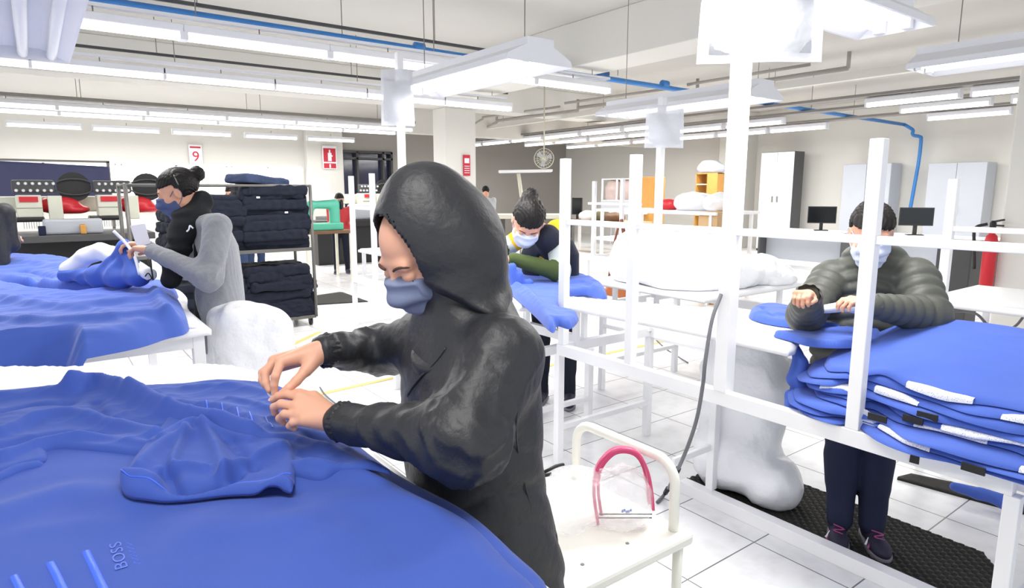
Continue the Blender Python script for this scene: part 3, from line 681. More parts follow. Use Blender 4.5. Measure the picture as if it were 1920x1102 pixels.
MB().tube([c-dirv*.1, c-dirv*.1+np.array([0, 0, .25]), [c[0]-dirv[0]*.1, c[1]-dirv[1]*.1, CZ]], .014, 8).build('stem', M['cream_fan'], t, True)
# plotter table with white lamp far back
a = at_d(935, 322, 13.5); b = at_d(1035, 320, 13.5)
t = empty('canopy_lamp', ((a[0]+b[0])/2, (a[1]+b[1])/2, 0), 'flat white canopy lamp on a bent cream stand at the far end', 'lamp')
MB().bar(a, b, .5, .05).build('canopy', M['white_board'], t, bevel=.01)
MB().tube([at_d(972, 325, 13.5), at_d(980, 385, 13.5), np.array([*at_d(980, 385, 13.5)[:2], 0])], .04, 8).build('stand', M['cream_fan'], t, True)
a = at_d(925, 392, 14); b = at_d(1062, 392, 14)
t = empty('cutting_table', ((a[0]+b[0])/2, (a[1]+b[1])/2, 0), 'long cream cutting table in front of the dark far wall', 'table')
MB().bar([a[0], a[1], .95], [b[0], b[1], .95], 1.0, .08).build('tabletop', M['cream_fan'], t)
for k in (.03, .5, .97): e = a+(b-a)*k; MB().cbox((e[0], e[1], .46), (.08, .6, .9)).build('leg', M['dark_metal'], t)
# handbag hung on the far rack post
a = at_d(1165, 412, 7.1); b = at_d(1161, 537, 6.9)
t = empty('handbag', b, 'tan leather shoulder bag hanging by its long brown strap from a far rack post', 'bag')
sxv = np.array([_r[0], _r[1], 0])
put('pouch_body', nets(lambda X, Y, Z: smax(smax(np.abs(X)-.085+.35*(Z-.02), np.abs(Z)-.075, .02), np.abs(Y)-.09, .03)+.004*(Z>.0)*(np.abs(Z-.012)<.006), (-.12, -.12, -.09), (.12, .12, .09), .01), M['leather'], None)
o = bpy.data.objects['pouch_body']; o.parent = t; o.scale = (1.35, .5, 1.6); o.rotation_euler = (0, .2, -YAW)
q = MB(); pu = [at_d(1142, 520, 6.9), at_d(1149, 470, 6.95), at_d(1158, 430, 7.0), a]; q.tube(catmull(pu, 5), .013, 6)
pu = [at_d(1176, 535, 6.9), at_d(1173, 480, 6.95), at_d(1170, 440, 7.0), a]; q.tube(catmull(pu, 5), .022, 6)
q.build('strap', M['strap'], t, True)

# ------------------------------------------------------------------ signs on the far wall and the pillar
def text_obj(name, s, m, parent, size, origin, xdir, updir, depth=.002, align='CENTER'):
    c = bpy.data.curves.new(name, 'FONT'); c.body = s; c.size = size; c.extrude = depth; c.align_x = align; c.align_y = 'CENTER'
    o0 = bpy.data.objects.new('tmp', c); col.objects.link(o0); bpy.context.view_layer.update()
    me = bpy.data.meshes.new_from_object(o0.evaluated_get(bpy.context.evaluated_depsgraph_get())); col.objects.unlink(o0); bpy.data.objects.remove(o0)
    x = Vector(xdir).normalized(); u = Vector(updir).normalized(); n = x.cross(u)
    vs = [Vector(origin)+x*v.co.x+u*v.co.y+n*v.co.z for v in me.vertices]; fs = [tuple(p.vertices) for p in me.polygons]
    return link_mesh(name, vs, fs, m, parent)
a = at_y(367, 291, 17.44)
t = empty('number_sign', a, 'white wall sign with a red number 9', 'sign')
MB().cbox(a, (.3, .012, .5)).build('panel', M['paper'], t); text_obj('number', '9', M['redsign'], t, .34, (a[0], a[1]-.01, a[2]-.04), (1, 0, 0), (0, 0, 1))
MB().box((a[0]-.12, a[1]-.012, a[2]+.17), (a[0]+.12, a[1]-.006, a[2]+.21)).build('header_line', M['redsign'], t)
a = at_y(618, 295, 17.2)
t = empty('fire_sign', a, 'red and white fire extinguisher sign on the far pilaster', 'sign')
MB().cbox(a, (.4, .012, .62)).build('panel', M['paper'], t); MB().box((a[0]-.17, a[1]-.012, a[2]-.12), (a[0]+.17, a[1]-.006, a[2]+.24)).box((a[0]-.17, a[1]-.012, a[2]-.29), (a[0]+.17, a[1]-.006, a[2]-.16)).build('red_field', M['redsign'], t)
MB().box((a[0]-.05, a[1]-.018, a[2]-.1), (a[0]+.05, a[1]-.012, a[2]+.12)).box((a[0]-.02, a[1]-.018, a[2]+.12), (a[0]+.02, a[1]-.012, a[2]+.2)).box((a[0]+.05, a[1]-.018, a[2]+.02), (a[0]+.08, a[1]-.012, a[2]+.06)).box((a[0]-.02, a[1]-.018, a[2]-.28), (a[0]+.02, a[1]-.012, a[2]-.18)).build('extinguisher_symbol', M['paper'], t)
a = at_y(875, 310, 10.17)
t = empty('safety_sign', a, 'small red and white safety sign on the central pillar', 'sign')
MB().cbox(a, (.15, .012, .38)).build('panel', M['redsign'], t); MB().box((a[0]-.05, a[1]-.012, a[2]+.04), (a[0]+.05, a[1]-.006, a[2]+.13)).build('symbol', M['paper'], t)
for k in range(4): MB().box((a[0]-.055, a[1]-.012, a[2]-.02-k*.04), (a[0]+.055, a[1]-.006, a[2]-.008-k*.04)).build('text_line', M['paper'], t)

# ------------------------------------------------------------------ embroidery machines at the left
def embroid(Yp, us, label, s=1.0, hu=None):
    """us: list of head pixel columns"""
    c = at_y(us[0], 420, Yp); t = empty('embroidery_machine', (c[0], Yp, 0), label, 'machine')
    x0 = at_y(us[0]-75, 420, Yp)[0]; x1 = at_y(us[-1]+75, 420, Yp)[0]
    MB().box((x0, Yp-.5, .84), (x1, Yp+.75, .93)).build('machine_bed', M['darkgrey'], t, bevel=.01)
    MB().box((x0, Yp+.1, 0), (x1, Yp+.6, .84)).build('lower_frame', M['black'], t)
    MB().box((x0, Yp+.45, 1.2), (x1, Yp+.7, 1.42)).build('beam', M['cream_plastic'], t, bevel=.02)
    for i, u in enumerate(us):
        x = at_y(u, 385, Yp)[0]
        h = MB().box((x-.14*s, Yp-.05, 1.15), (x+.14*s, Yp+.3, 1.44)).build('head_cover', M['cream_plastic'], t, bevel=.015)
        MB().box((x-.1*s, Yp-.07, 1.35), (x+.1*s, Yp-.04, 1.42)).build('needle_window', M['red'], h)
        MB().box((x-.14*s, Yp-.06, 1.27), (x+.14*s, Yp-.048, 1.276)).build('cover_groove', M['rail_grey'], h)
        n = MB()
        for k in range(7): n.tube([(x-.08*s+k*.027*s, Yp-.03, 1.0), (x-.08*s+k*.027*s, Yp-.03, 1.15)], .004, 5)
        n.build('needle_bar', M['silver'], h)
        r = MB().box((x-.17*s, Yp+.1, 1.46), (x+.3*s, Yp+.16, 1.64)).build('tension_panel', M['darkgrey'], t, bevel=.03)
        for a_ in range(2):
            for b_ in range(6): MB().lathe((x-.12*s+b_*.075*s+a_*.03, Yp+.09, 1.5+a_*.09), [(.022, 0), (.014, -.03)], 8, 'y').build('knob', M['fixture'], r)
        g = put('red_hood', nets(lambda X, Y, Z: smin(ell(X, Y, Z, (0, 0, 0), (.26, .14, .12)), ell(X, Y, Z, (.2, -.02, -.06), (.16, .12, .06)), .04), (-.3, -.2, -.15), (.45, .2, .15), .02), M['red']); g.location = (x+.32*s-t.location.x, .2, 1.3); g.parent = t
        MB().box((x+.2*s, Yp-.02, 1.1), (x+.36*s, Yp+.2, 1.43)).build('side_cover', M['cream_plastic'], t, bevel=.012)
        MB().box((x-.25*s, Yp-.07, 1.09), (x+.15*s, Yp+.3, 1.15)).build('lower_arm', M['black'], t, bevel=.02)
        if i < len(us)-1 or True:
            q = MB().tube([(x+.52*s+.24*math.cos(a_)*(1 if abs(math.cos(a_)) > .3 else 1), Yp+.2, 1.55+.11*math.sin(a_)) for a_ in np.linspace(0, 2*math.pi, 20)[:-1]], .012, 6, True).build('thread_guide_ring', M['darkgrey'], t, True)
            MB().lathe((x+.52*s, Yp+.25, 1.55), [(.2, 0), (.2, .02)], 20, 'y').build('guide_backing', M['black'], q).scale = (1, 1, 1)
    return t
embroid(10.6, [55, 205], 'long multi head embroidery machine with cream covers behind the blue shirts')
embroid(13.4, [690], 'embroidery machine with red hoods seen through the empty rack bench')
M2 = M['silver']
a = at_y(140, 428, 10.3); tag(MB().box((a[0]-.34, 10.25, .93), (a[0]+.32, 10.45, 1.13)).build('control_box', M2, bevel=.03), 'pale grey box standing on the embroidery machine bed', 'box')
a = at_y(158, 440, 10.2); tag(MB().box((a[0]-.04, 10.15, .93), (a[0]+.03, 10.22, 1.06)).build('yellow_bottle', M['wood'], bevel=.015), 'small yellow bottle in front of the grey machine box', 'bottle')
a = at_y(80, 440, 10.2); tag(MB().box((a[0]-.04, 10.15, .93), (a[0]+.04, 10.22, 1.05)).build('navy_box', M['navy'], bevel=.008), 'small navy box at the left of the grey machine box', 'box')
a = at_y(690, 390, 12.6); tag(MB().box((a[0]-.35, 12.5, .9), (a[0]+.35, 12.9, 1.22)).build('sewing_case', M2, bevel=.05), 'pale blue grey machine case behind the empty rack bench', 'case')
tag(MB().box((a[0]-1.2, 12.4, .78), (a[0]+1.3, 13.1, .9)).box((a[0]-1.1, 12.6, 0), (a[0]+1.2, 13.0, .78)).build('machine_stand', M['black'], bevel=.01), 'low black machine stand under the pale case', 'stand')
# dusty navy cloth covering behind the machine
o = sheet('dust_cover', [(-1.2, 0), (.80, 0), (.80, .52), (-1.2, .60)], lambda x, y, d: .02+.012*crease(x, y, .3, 9, 4)*np.clip(d/.05, 0, 1), lambda x, y, d: 0*x, M['navy_cover'], .04)
a = at_y(90, 345, 12.0); o.rotation_euler = (math.pi/2, 0, 0); o.location = (a[0], 12.0, 1.35-.0); tag(o, 'dusty navy cover with white spots hung behind the machine', 'cover')
tag(MB().box((a[0]-1.2, 12.03, 1.93), (a[0]+.82, 12.09, 1.96)).box((a[0]-1.2, 12.03, 0), (a[0]-1.14, 12.09, 1.93)).box((a[0]+.78, 12.03, 0), (a[0]+.82, 12.09, 1.95)).build('cover_frame', M['rail_grey']), 'grey frame holding the dusty navy cover', 'frame')
# teal sewing machine on a wooden table
a = at_y(615, 432, 10.3)
t = empty('sewing_table', (a[0], 10.5, 0), 'wooden sewing table with thin steel legs behind the trolley', 'table')
MB().box((a[0]-.42, 10.2, a[2]-.05), (a[0]+.4, 10.9, a[2])).build('tabletop', M['wood_dark'], t, bevel=.004)
for x in (-.38, .36):
    for y in (10.23, 10.87): MB().box((a[0]+x-.02, y-.02, 0), (a[0]+x+.02, y+.02, a[2]-.05)).build('leg', M['cream_fan'], t)
t = empty('sewing_machine', (a[0], 10.5, a[2]), 'green industrial sewing machine with a white box on top', 'sewing machine')
z = a[2]
MB().box((a[0]-.3, 10.35, z), (a[0]+.3, 10.6, z+.12)).build('machine_base', M['teal'], t, bevel=.02)
put('arm', nets(lambda X, Y, Z: smin(smin(cap(X, Y, Z, (a[0]+.2, 10.5, z+.1), (a[0]+.2, 10.5, z+.42), .09, .09), cap(X, Y, Z, (a[0]+.2, 10.5, z+.42), (a[0]-.2, 10.5, z+.42), .08, .06), .04), cap(X, Y, Z, (a[0]-.2, 10.5, z+.42), (a[0]-.22, 10.5, z+.24), .07, .05), .04), (a[0]-.35, 10.3, z), (a[0]+.35, 10.7, z+.6), .02), M['teal'], t)
MB().box((a[0]-.22, 10.42, z+.5), (a[0]+.12, 10.52, z+.82)).build('control_box', M['white_board'], t, bevel=.01)
MB().tube([(a[0]-.22, 10.5, z+.24), (a[0]-.22, 10.5, z+.12)], .008, 6).build('needle_bar', M['silver'], t)
MB().lathe((a[0]+.29, 10.5, z+.42), [(.07, 0), (.09, .01), (.09, .04), (.05, .05)], 16, 'x').build('hand_wheel', M['black'], t, True)
# second white office table and rubber mat in the far left area
o = sheet('rubber_mat', [at_z(u, v, 0)[:2] for u, v in ((556, 560), (640, 548), (690, 566), (594, 572))], lambda x, y, d: 0*x+.012, lambda x, y, d: 0*x+.001, M['rubber'], .05); tag(o, 'small dark rubber mat on the floor right of the trolley', 'mat')

# ------------------------------------------------------------------ trolley with navy garments
T = empty('garment_trolley', (1.6, 7.25, 0), 'grey two shelf trolley loaded with navy garments', 'trolley')
X0, X1, Y0, Y1 = .7, 2.44, 6.98, 7.6
for z in (.12, .88): MB().box((X0, Y0, z-.035), (X1, Y1, z)).build('shelf', M['dark_metal'], T, bevel=.004)
for x in (X0, X1):
    for y in (Y0, Y1): MB().tube([(x, y, .1), (x, y, 1.56)], .018, 8).build('post', M['dark_metal'], T, True)
for y in (Y0, Y1): MB().tube([(X0, y, 1.55), (X1, y, 1.55)], .014, 8).build('top_rail', M['dark_metal'], T, True)
for x in (X0, X1): MB().tube([(x, Y0, 1.55), (x, Y1, 1.55)], .014, 8).build('top_rail', M['dark_metal'], T, True)
for x in (X0+.05, X1-.05):
    for y in (Y0+.05, Y1-.05):
        w = MB().lathe((x-.015, y, .04), [(.02, 0), (.04, .003), (.04, .027), (.02, .03)], 14, 'x').build('caster', M['black'], T, True)
        MB().box((x-.02, y-.02, .04), (x+.02, y+.02, .09)).build('caster_fork', M['dark_metal'], w)
def fold_pile(w, d, h, seed):
    def f(X, Y, Z):
        q = [np.abs(X)-w/2+.02, np.abs(Y)-d/2+.02, np.abs(Z)-h/2+.014]
        o = np.sqrt(sum(np.maximum(k, 0)**2 for k in q))+np.minimum(np.maximum(np.maximum(q[0], q[1]), q[2]), 0)-.02
        return o + .009*wav(X, Y, Z*2, 30, seed)+.022*np.abs(wav(X, Y, Z*.3, 13, seed+9)) - .015
    return nets(f, (-w/2-.03, -d/2-.03, -h/2-.01), (w/2+.03, d/2+.03, h/2+.014), .011)
protos = [put('folded_garment', fold_pile(.70, .54, .060, s), M['jean']) for s in range(3)]
cnt = 0; rg = random.Random(8)
def stack(xc, n, z0, what, w0=1.0, tail=''):
    global cnt
    for k in range(n):
        if cnt < 3: o = protos[cnt]
        else: o = protos[rg.randrange(3)].copy(); col.objects.link(o)
        cnt += 1
        o.location = (xc+rg.uniform(-.025, .025), 7.27+rg.uniform(-.03, .02), z0+.036+k*.0535); o.rotation_euler = (rg.uniform(-.02, .02), rg.uniform(-.02, .02), rg.uniform(-.09, .09)+(math.pi if rg.random() < .5 else 0))
        o.scale = (w0*rg.uniform(.92, 1.03), rg.uniform(.94, 1.04), 1.3)
        tag(o, 'navy garment, %s from the bottom of the %s' % (ORD[k], what), 'garment', 'garments of the '+what)
stack(2.08, 12, .88, 'tall upper trolley stack')
stack(1.38, 10, .88, 'lower upper-shelf stack')
stack(2.08, 10, .12, 'right bottom-shelf stack')
stack(1.38, 8, .12, 'left bottom-shelf stack')
for k, (u, v) in enumerate(((484, 370), (515, 361), (513, 436), (527, 442), (537, 398), (548, 573), (434, 540))):
    a = at_y(u, v, 6.985); o = MB().cbox(a, (.035, .004, .018)).build('white_label', M['paper'], bevel=.001); o.rotation_euler = (0, 0, 0)
    tag(o, 'white paper label tucked in the navy stacks, %s of seven' % ORD[k], 'label', 'white labels in the navy stacks')
a = at_y(490, 348, 7.2); o = put('folded_garment', fold_pile(.5, .4, .07, 31), mat('faded_denim', '#35415f', .95, noise=(30, .3), bump=(120, .4, .003))); o.location = (a[0]-.02, 7.25, 1.60); o.rotation_euler = (0, .1, .3)
tag(o, 'lighter blue crumpled denim garment on top of the tall stack', 'garment')
# ------------------------------------------------------------------ near work table and the blue shirts on it
t = empty('work_table', (.1, 1.4, 0), 'white work table in the foreground under the blue shirts', 'table')
TZ = .925
tp = [(.565, .1), (.565, 1.9), (.555, 2.1), (.50, 2.17)] + [at_z(u, v, TZ)[:2] for u, v in ((470, 684), (400, 677), (330, 680), (200, 683), (60, 682), (-60, 684))] + [(-.6, 2.9), (-.7, .1)]
sheet('tabletop', tp, lambda x, y, d: TZ-.012+edge_round(d, .012, .012)+.002*wav(x, y, 0, 9, 3), lambda x, y, d: 0*x+TZ-.04, M['white_board'], .02, t)
for x in (-.5, .5):
    for y in (.2, 1.95): MB().box((x-.025, y-.025, 0), (x+.025, y+.025, TZ-.04)).build('leg', M['white_paint'], t, bevel=.003)
for y in (.2, 1.95): MB().box((-.5, y-.02, TZ-.09), (.5, y+.02, TZ-.04)).box((-.5, y-.015, .2), (.5, y+.015, .23)).build('end_rail', M['white_paint'], t, bevel=.003)
for x in (-.5, .5): MB().box((x-.02, .2, TZ-.09), (x+.02, 1.95, TZ-.04)).build('side_rail', M['white_paint'], t, bevel=.003)

BZ = .955
# bottom: pile shirts visible along the right edge
def near_h(x, y, d, z0, th, seed, amp):
    return z0+edge_round(d, .035, th)+amp*wav(x, y, 0*x, 14, seed)*np.clip(d/.03, 0, 1)
for k in range(2):
    off = .012*(1-k)
    pts = [(505, 722), (585, 772), (650, 818+4*k), (742+6*(1-k), 893), (870, 962), (960, 1040), (1030+8*(1-k), 1118), (1000, 1250), (100, 1300), (-160, 1200), (-140, 760), (0, 745), (150, 735), (330, 725)]
    o = sheet('folded_shirt', pxpoly(pts, TZ+.01), lambda x, y, d, k=k: near_h(x, y, d, TZ+.001+.013*k, .013, 5+k, .001), lambda x, y, d, k=k: 0*x+TZ+.002+.013*k, M['blue'], .012)
    tag(o, ['blue shirt lowest in the foreground pile on the near table', 'blue shirt second from the bottom in the foreground pile'][k], 'shirt', 'shirts in the foreground pile')
# main smooth shirt with logo
R1 = [([(60, 1000), (160, 985), (210, 985)], .003, .03), ([(0, 965), (80, 938), (150, 925), (260, 935)], .012, .04), ([(380, 1000), (520, 985), (640, 1000)], .006, .05),
      ([(560, 985), (650, 950), (800, 955)], .008, .045), ([(700, 905), (760, 930), (840, 985), (930, 1080)], .010, .05), ([(350, 930), (480, 925), (560, 920)], -.006, .02),
      ([(420, 960), (330, 1040), (300, 1100)], .005, .05), ([(600, 1040), (700, 1100)], .006, .05), ([(590, 880), (660, 895), (720, 910)], .010, .02)]
def ztop1(x, y, d):
    return BZ-.004+edge_round(d, .06, .022)+(ridges(x, y, R1, .97)+.0035*wav(x, y, 0*x, 7, 2)+.0016*crease(x, y, .6, 26, 4))*np.clip(d/.05, 0, 1)
pts = [(510, 726), (600, 790), (690, 845), (735, 890), (800, 925), (880, 965), (950, 1035), (1012, 1102), (1020, 1260), (100, 1330), (-220, 1200), (-200, 800), (0, 770), (200, 760), (400, 745)]
shirtA = sheet('polo_shirt', pxpoly(pts, .97), ztop1, lambda x, y, d: 0*x+TZ+.029, M['blue'], .006)
tag(shirtA, 'smooth royal blue polo shirt with embroidered word and raised stripes nearest the camera', 'shirt')
def conform(px, w, zf, th, z=.975, n=14, res=None):
    P = catmull([at_z(u, v, z)[:2] for u, v in px], n); V = []; F = []
    P = np.array(P); T = np.gradient(P, axis=0); T /= np.linalg.norm(T, axis=1)[:, None]; S = np.stack([-T[:, 1], T[:, 0]], 1)
    ks = [-1, -.75, 0, .75, 1]; hs = [0, 1, 1.15, 1, 0]
    for k, hh in zip(ks, hs):
        q = P+S*k*w/2; V.append(np.stack([q[:, 0], q[:, 1], zf(q[:, 0], q[:, 1], np.full(len(q), .2))+th*hh-.0006], 1))
    V = np.concatenate(V); m = len(P)
    for i in range(4):
        for j in range(m-1): F.append((i*m+j, i*m+j+1, (i+1)*m+j+1, (i+1)*m+j))
    return V, F
for px, w in (([(161, 1030), (178, 1066), (195, 1102), (212, 1140)], .011), ([(94, 1053), (107, 1078), (119, 1102), (138, 1140)], .011), ([(26, 1079), (33, 1092), (42, 1110), (52, 1130)], .010)):
    v, f = conform(px, w, ztop1, .003); o = link_mesh('raised_stripe', v, f, M['blue_thread'], shirtA, True)
# embroidered lettering, laid on the surface of the shirt
def surf_text(s, px0, px1, size_px, m, parent, zf, name, up_px):
    a = at_z(*px0, .975)[:2]; b = at_z(*px1, .975)[:2]; c = at_z(px0[0]+up_px[0], px0[1]+up_px[1], .975)[:2]-a
    xd = b-a; 
    cu = bpy.data.curves.new(name, 'FONT'); cu.body = s; cu.size = 1; cu.extrude = 0; cu.align_x = 'LEFT'
    o0 = bpy.data.objects.new('tmp', cu); col.objects.link(o0); bpy.context.view_layer.update()
    me = bpy.data.meshes.new_from_object(o0.evaluated_get(bpy.context.evaluated_depsgraph_get())); bpy.data.objects.remove(o0)
    co = np.array([tuple(v.co) for v in me.vertices]); fs = [tuple(p.vertices) for p in me.polygons]
    w = co[:, 0].max(); hh = co[:, 1].max()
    p = a[None]+co[:, :1]/w*xd[None]+co[:, 1:2]/hh*c[None]
    z = zf(p[:, 0], p[:, 1], np.full(len(p), .2))+.0012
    return link_mesh(name, np.concatenate([p, z[:, None]], 1), fs, m, parent)
surf_text('BOSS', (240, 1062), (226, 1012), 0, M['blue_dark'], shirtA, ztop1, 'embroidered_word', (-24, 6))
q = [(258+6*math.sin(k*1.9)-k*.9, 1058-k*2.3) for k in range(20)]
v, f = conform(q, .0012, ztop1, .001); link_mesh('embroidered_script', v, f, M['blue_dark'], shirtA, True)

# crumpled upper shirt
R2 = [([(135, 722), (185, 712), (250, 735), (330, 768), (420, 790), (470, 806)], .040, .022), ([(0, 735), (60, 725), (140, 722)], .018, .03),
      ([(0, 800), (70, 772), (140, 765), (230, 785), (290, 800)], .020, .020), ([(0, 820), (120, 795), (280, 815)], -.010, .012),
      ([(0, 845), (90, 815), (200, 805), (300, 822)], .018, .016), ([(200, 832), (290, 835)], -.006, .010), ([(180, 740), (200, 770), (300, 790)], -.012, .012),
      ([(250, 730), (330, 745), (430, 755), (500, 790), (560, 800)], .016, .022), ([(350, 715), (430, 712), (490, 722)], .008, .02), ([(520, 720), (545, 790)], .004, .02),
      ([(490, 808), (560, 812), (640, 838), (700, 868)], .012, .014), ([(560, 835), (640, 858), (720, 888)], -.007, .009), ([(560, 800), (620, 812), (680, 850)], -.006, .01),
      ([(520, 850), (600, 862), (660, 880)], .010, .011), ([(380, 745), (470, 765), (520, 790)], -.004, .02),
      ([(430, 735), (500, 750), (540, 770)], .007, .012), ([(0, 760), (60, 745), (130, 742)], -.010, .014)]
def ztop2(x, y, d):
    b = ztop1(x, y, np.full_like(d, .2))
    return b+edge_round(d, .02, .012)+(ridges(x, y, R2, 1.0)+.005*crease(x, y, 1.15, 38, 7, .6)+.003*wav(x, y, 0*x, 18, 5))*np.clip(d/.03, 0, 1)
pts = [(-120, 745), (0, 728), (60, 722), (130, 712), (185, 708), (235, 722), (290, 720), (340, 716), (410, 708), (470, 712), (512, 722), (545, 775), (600, 795), (660, 832), (735, 888), (690, 885), (640, 880), (600, 890), (545, 880), (400, 850), (290, 846), (200, 838), (120, 832), (85, 838), (78, 862), (40, 872), (0, 888), (-120, 930)]
shirtB = sheet('polo_shirt', pxpoly(pts, .985, 4), ztop2, lambda x, y, d: ztop1(x, y, np.full_like(d, .2))-.002, M['blue'], .005)
tag(shirtB, 'crumpled royal blue polo shirt with a loose sleeve, being unpicked by the hooded worker', 'shirt')
for px in ([(386, 749), (390, 766)], [(415, 752), (419, 770)], [(444, 759), (448, 778)], [(467, 769), (473, 785)], [(497, 771), (511, 797)]):
    v, f = conform(px, .0035, ztop2, .002, 1.0, 8); link_mesh('raised_stripe', v, f, M['blue_thread'], shirtB, True)
# sleeve lying on top, open at the hem
R3 = [([(300, 800), (345, 775), (375, 775), (400, 805), (415, 850), (418, 870)], .014, .012), ([(255, 850), (300, 812), (345, 790)], .014, .018), ([(310, 850), (330, 885), (390, 880), (440, 862)], -.020, .013),
      ([(420, 862), (470, 838), (540, 812)], .018, .012), ([(350, 780), (330, 820), (318, 850)], .012, .009), ([(400, 890), (470, 880), (545, 870)], .006, .02), ([(380, 775), (430, 790), (470, 800)], .010, .010), ([(300, 850), (350, 845), (380, 850)], .010, .010),
      ([(235, 900), (262, 903), (285, 906)], .012, .012), ([(500, 902), (530, 896), (548, 898)], .010, .012), ([(430, 800), (475, 850)], -.008, .012)]
def ztop3(x, y, d):
    b = ztop1(x, y, np.full_like(d, .2))
    return b+.010+edge_round(d, .014, .009)+(ridges(x, y, R3, 1.02)*1.15+.0025*wav(x, y, 0*x, 20, 15)+.0015*crease(x, y, .2, 40, 9))*np.clip(d/.02, 0, 1)+ridges(x, y, [([(232, 898), (262, 900), (285, 905)], .020, .020), ([(505, 902), (530, 895), (548, 896)], .014, .016)], 1.0)
pts = [(226, 908), (232, 880), (250, 845), (285, 805), (325, 765), (360, 752), (400, 770), (450, 775), (500, 790), (535, 808), (548, 822), (551, 860), (548, 903), (520, 900), (480, 905), (420, 908), (330, 918), (290, 920), (245, 920)]
def zb3(x, y, d): return ztop3(x, y, d)-.005-np.clip(d, 0, .01)*.3
slv = sheet('sleeve', pxpoly(pts, 1.0, 5), ztop3, lambda x, y, d: np.minimum(zb3(x, y, d), ztop3(x, y, d)-.003), M['blue'], .004, shirtB)
hem = [(228, 906), (250, 913), (290, 915), (340, 912), (420, 903), (480, 899), (520, 896), (547, 898)]
P = catmull([at_z(u, v-5, 1.0) for u, v in hem], 6); q = [(p[0], p[1], float(ztop3(np.array([p[0]]), np.array([p[1]]), np.array([.02]))[0])) for p in P]
MB().tube(q, .0012, 6).build('hem_stitch', M['blue_thread'], slv, True)
# small folded facing at the left edge
pts = [(-40, 868), (20, 852), (78, 838), (84, 860), (30, 875), (-40, 895)]
def zt4(x, y, d): return ztop1(x, y, np.full_like(d, .2))+.004+edge_round(d, .012, .008)
sheet('shirt_tail', pxpoly(pts, .98), zt4, lambda x, y, d: zt4(x, y, d)-.008, M['blue'], .006, shirtB)
# thread and the thin cord by the hand
tag(MB().tube(catmull([at_d(506, 722, 1.3), at_d(502, 734, 1.29), at_d(508, 743, 1.28), at_d(515, 741, 1.27)], 6), .0022, 6).build('thread', M['paper'], smooth=True), 'white thread pinched between the fingers of the hooded worker', 'thread')

# ------------------------------------------------------------------ left table with blue shirts
t = empty('work_table', (.2, 4.2, 0), 'white table at left carrying the blue shirts of the grey jacket worker', 'table')
LZ = .88
tp = [(.60, 3.12), (.63, 5.2), (-.9, 5.2), (-.9, 3.0), (-.1, 3.02)]
sheet('tabletop', tp, lambda x, y, d: LZ-.01+edge_round(d, .01, .01), lambda x, y, d: 0*x+LZ-.035, M['white_board'], .04, t)
for x, y in ((.55, 3.18), (.58, 5.1), (-.8, 3.15), (-.8, 5.1)): MB().box((x-.025, y-.025, 0), (x+.025, y+.025, LZ-.035)).build('leg', M['white_paint'], t, bevel=.003)
MB().bar((-.8, 3.15, LZ-.07), (.55, 3.18, LZ-.07), .04, .05).build('end_rail', M['white_paint'], t); MB().bar((.55, 3.18, LZ-.07), (.58, 5.1, LZ-.07), .04, .05).build('side_rail', M['white_paint'], t)
def pile(name, px, z, th, m, R, label, seed, ang=.5, rnd=.05, zdrop=None, res=.012, amp=.006, fr=24):
    def zt(x, y, d):
        o = z+edge_round(d, rnd, th)+(ridges(x, y, R, z+th)+amp*crease(x, y, ang, fr, seed, .8)+amp*.6*wav(x, y, 0*x, 12, seed))*np.clip(d/.04, 0, 1)
        return o if zdrop is None else o-zdrop(x, y)
    def zb(x, y, d): return 0*x+z+.001 if zdrop is None else z+.001-zdrop(x, y)
    o = sheet(name, pxpoly(px, z+th*.6), zt, zb, m, res); tag(o, label, 'shirt'); return o
# front bundle: long blue body, drapes over the front edge
dr = lambda x, y: np.clip((3.04-y)*3.0, 0, .3)*np.clip((.10-x)/.12, 0, 1)
pts = [(-60, 540), (0, 530), (80, 545), (160, 552), (240, 545), (300, 532), (330, 548), (350, 580), (348, 600), (310, 610), (260, 625), (180, 640), (110, 652), (70, 662), (62, 700), (-60, 720)]
pile('blue_shirt', pts, LZ, .10, M['blue2'], [([(0, 560), (120, 575), (300, 560)], .03, .04), ([(0, 600), (150, 600), (330, 585)], .025, .03), ([(0, 625), (160, 620), (320, 600)], -.015, .02), ([(0, 650), (120, 640), (250, 622)], .015, .02), ([(290, 545), (310, 580), (340, 600)], .03, .03)],
     'long blue shirt bundle hanging over the front edge of the left table', 3, 1.25, .09, dr, .012, .008, 30)
pts = [(-60, 480), (0, 478), (90, 482), (150, 490), (180, 520), (250, 528), (320, 532), (330, 548), (250, 552), (150, 552), (60, 540), (-60, 530)]
pile('blue_shirt', pts, LZ, .09, M['blue2'], [([(0, 490), (80, 495), (150, 510)], .03, .06), ([(0, 520), (100, 530), (250, 540)], .03, .04), ([(40, 505), (90, 515), (60, 530)], -.03, .03)],
     'blue shirt bundle on the far side of the left table', 6, 1.2, .08, None, .016, .010, 20)
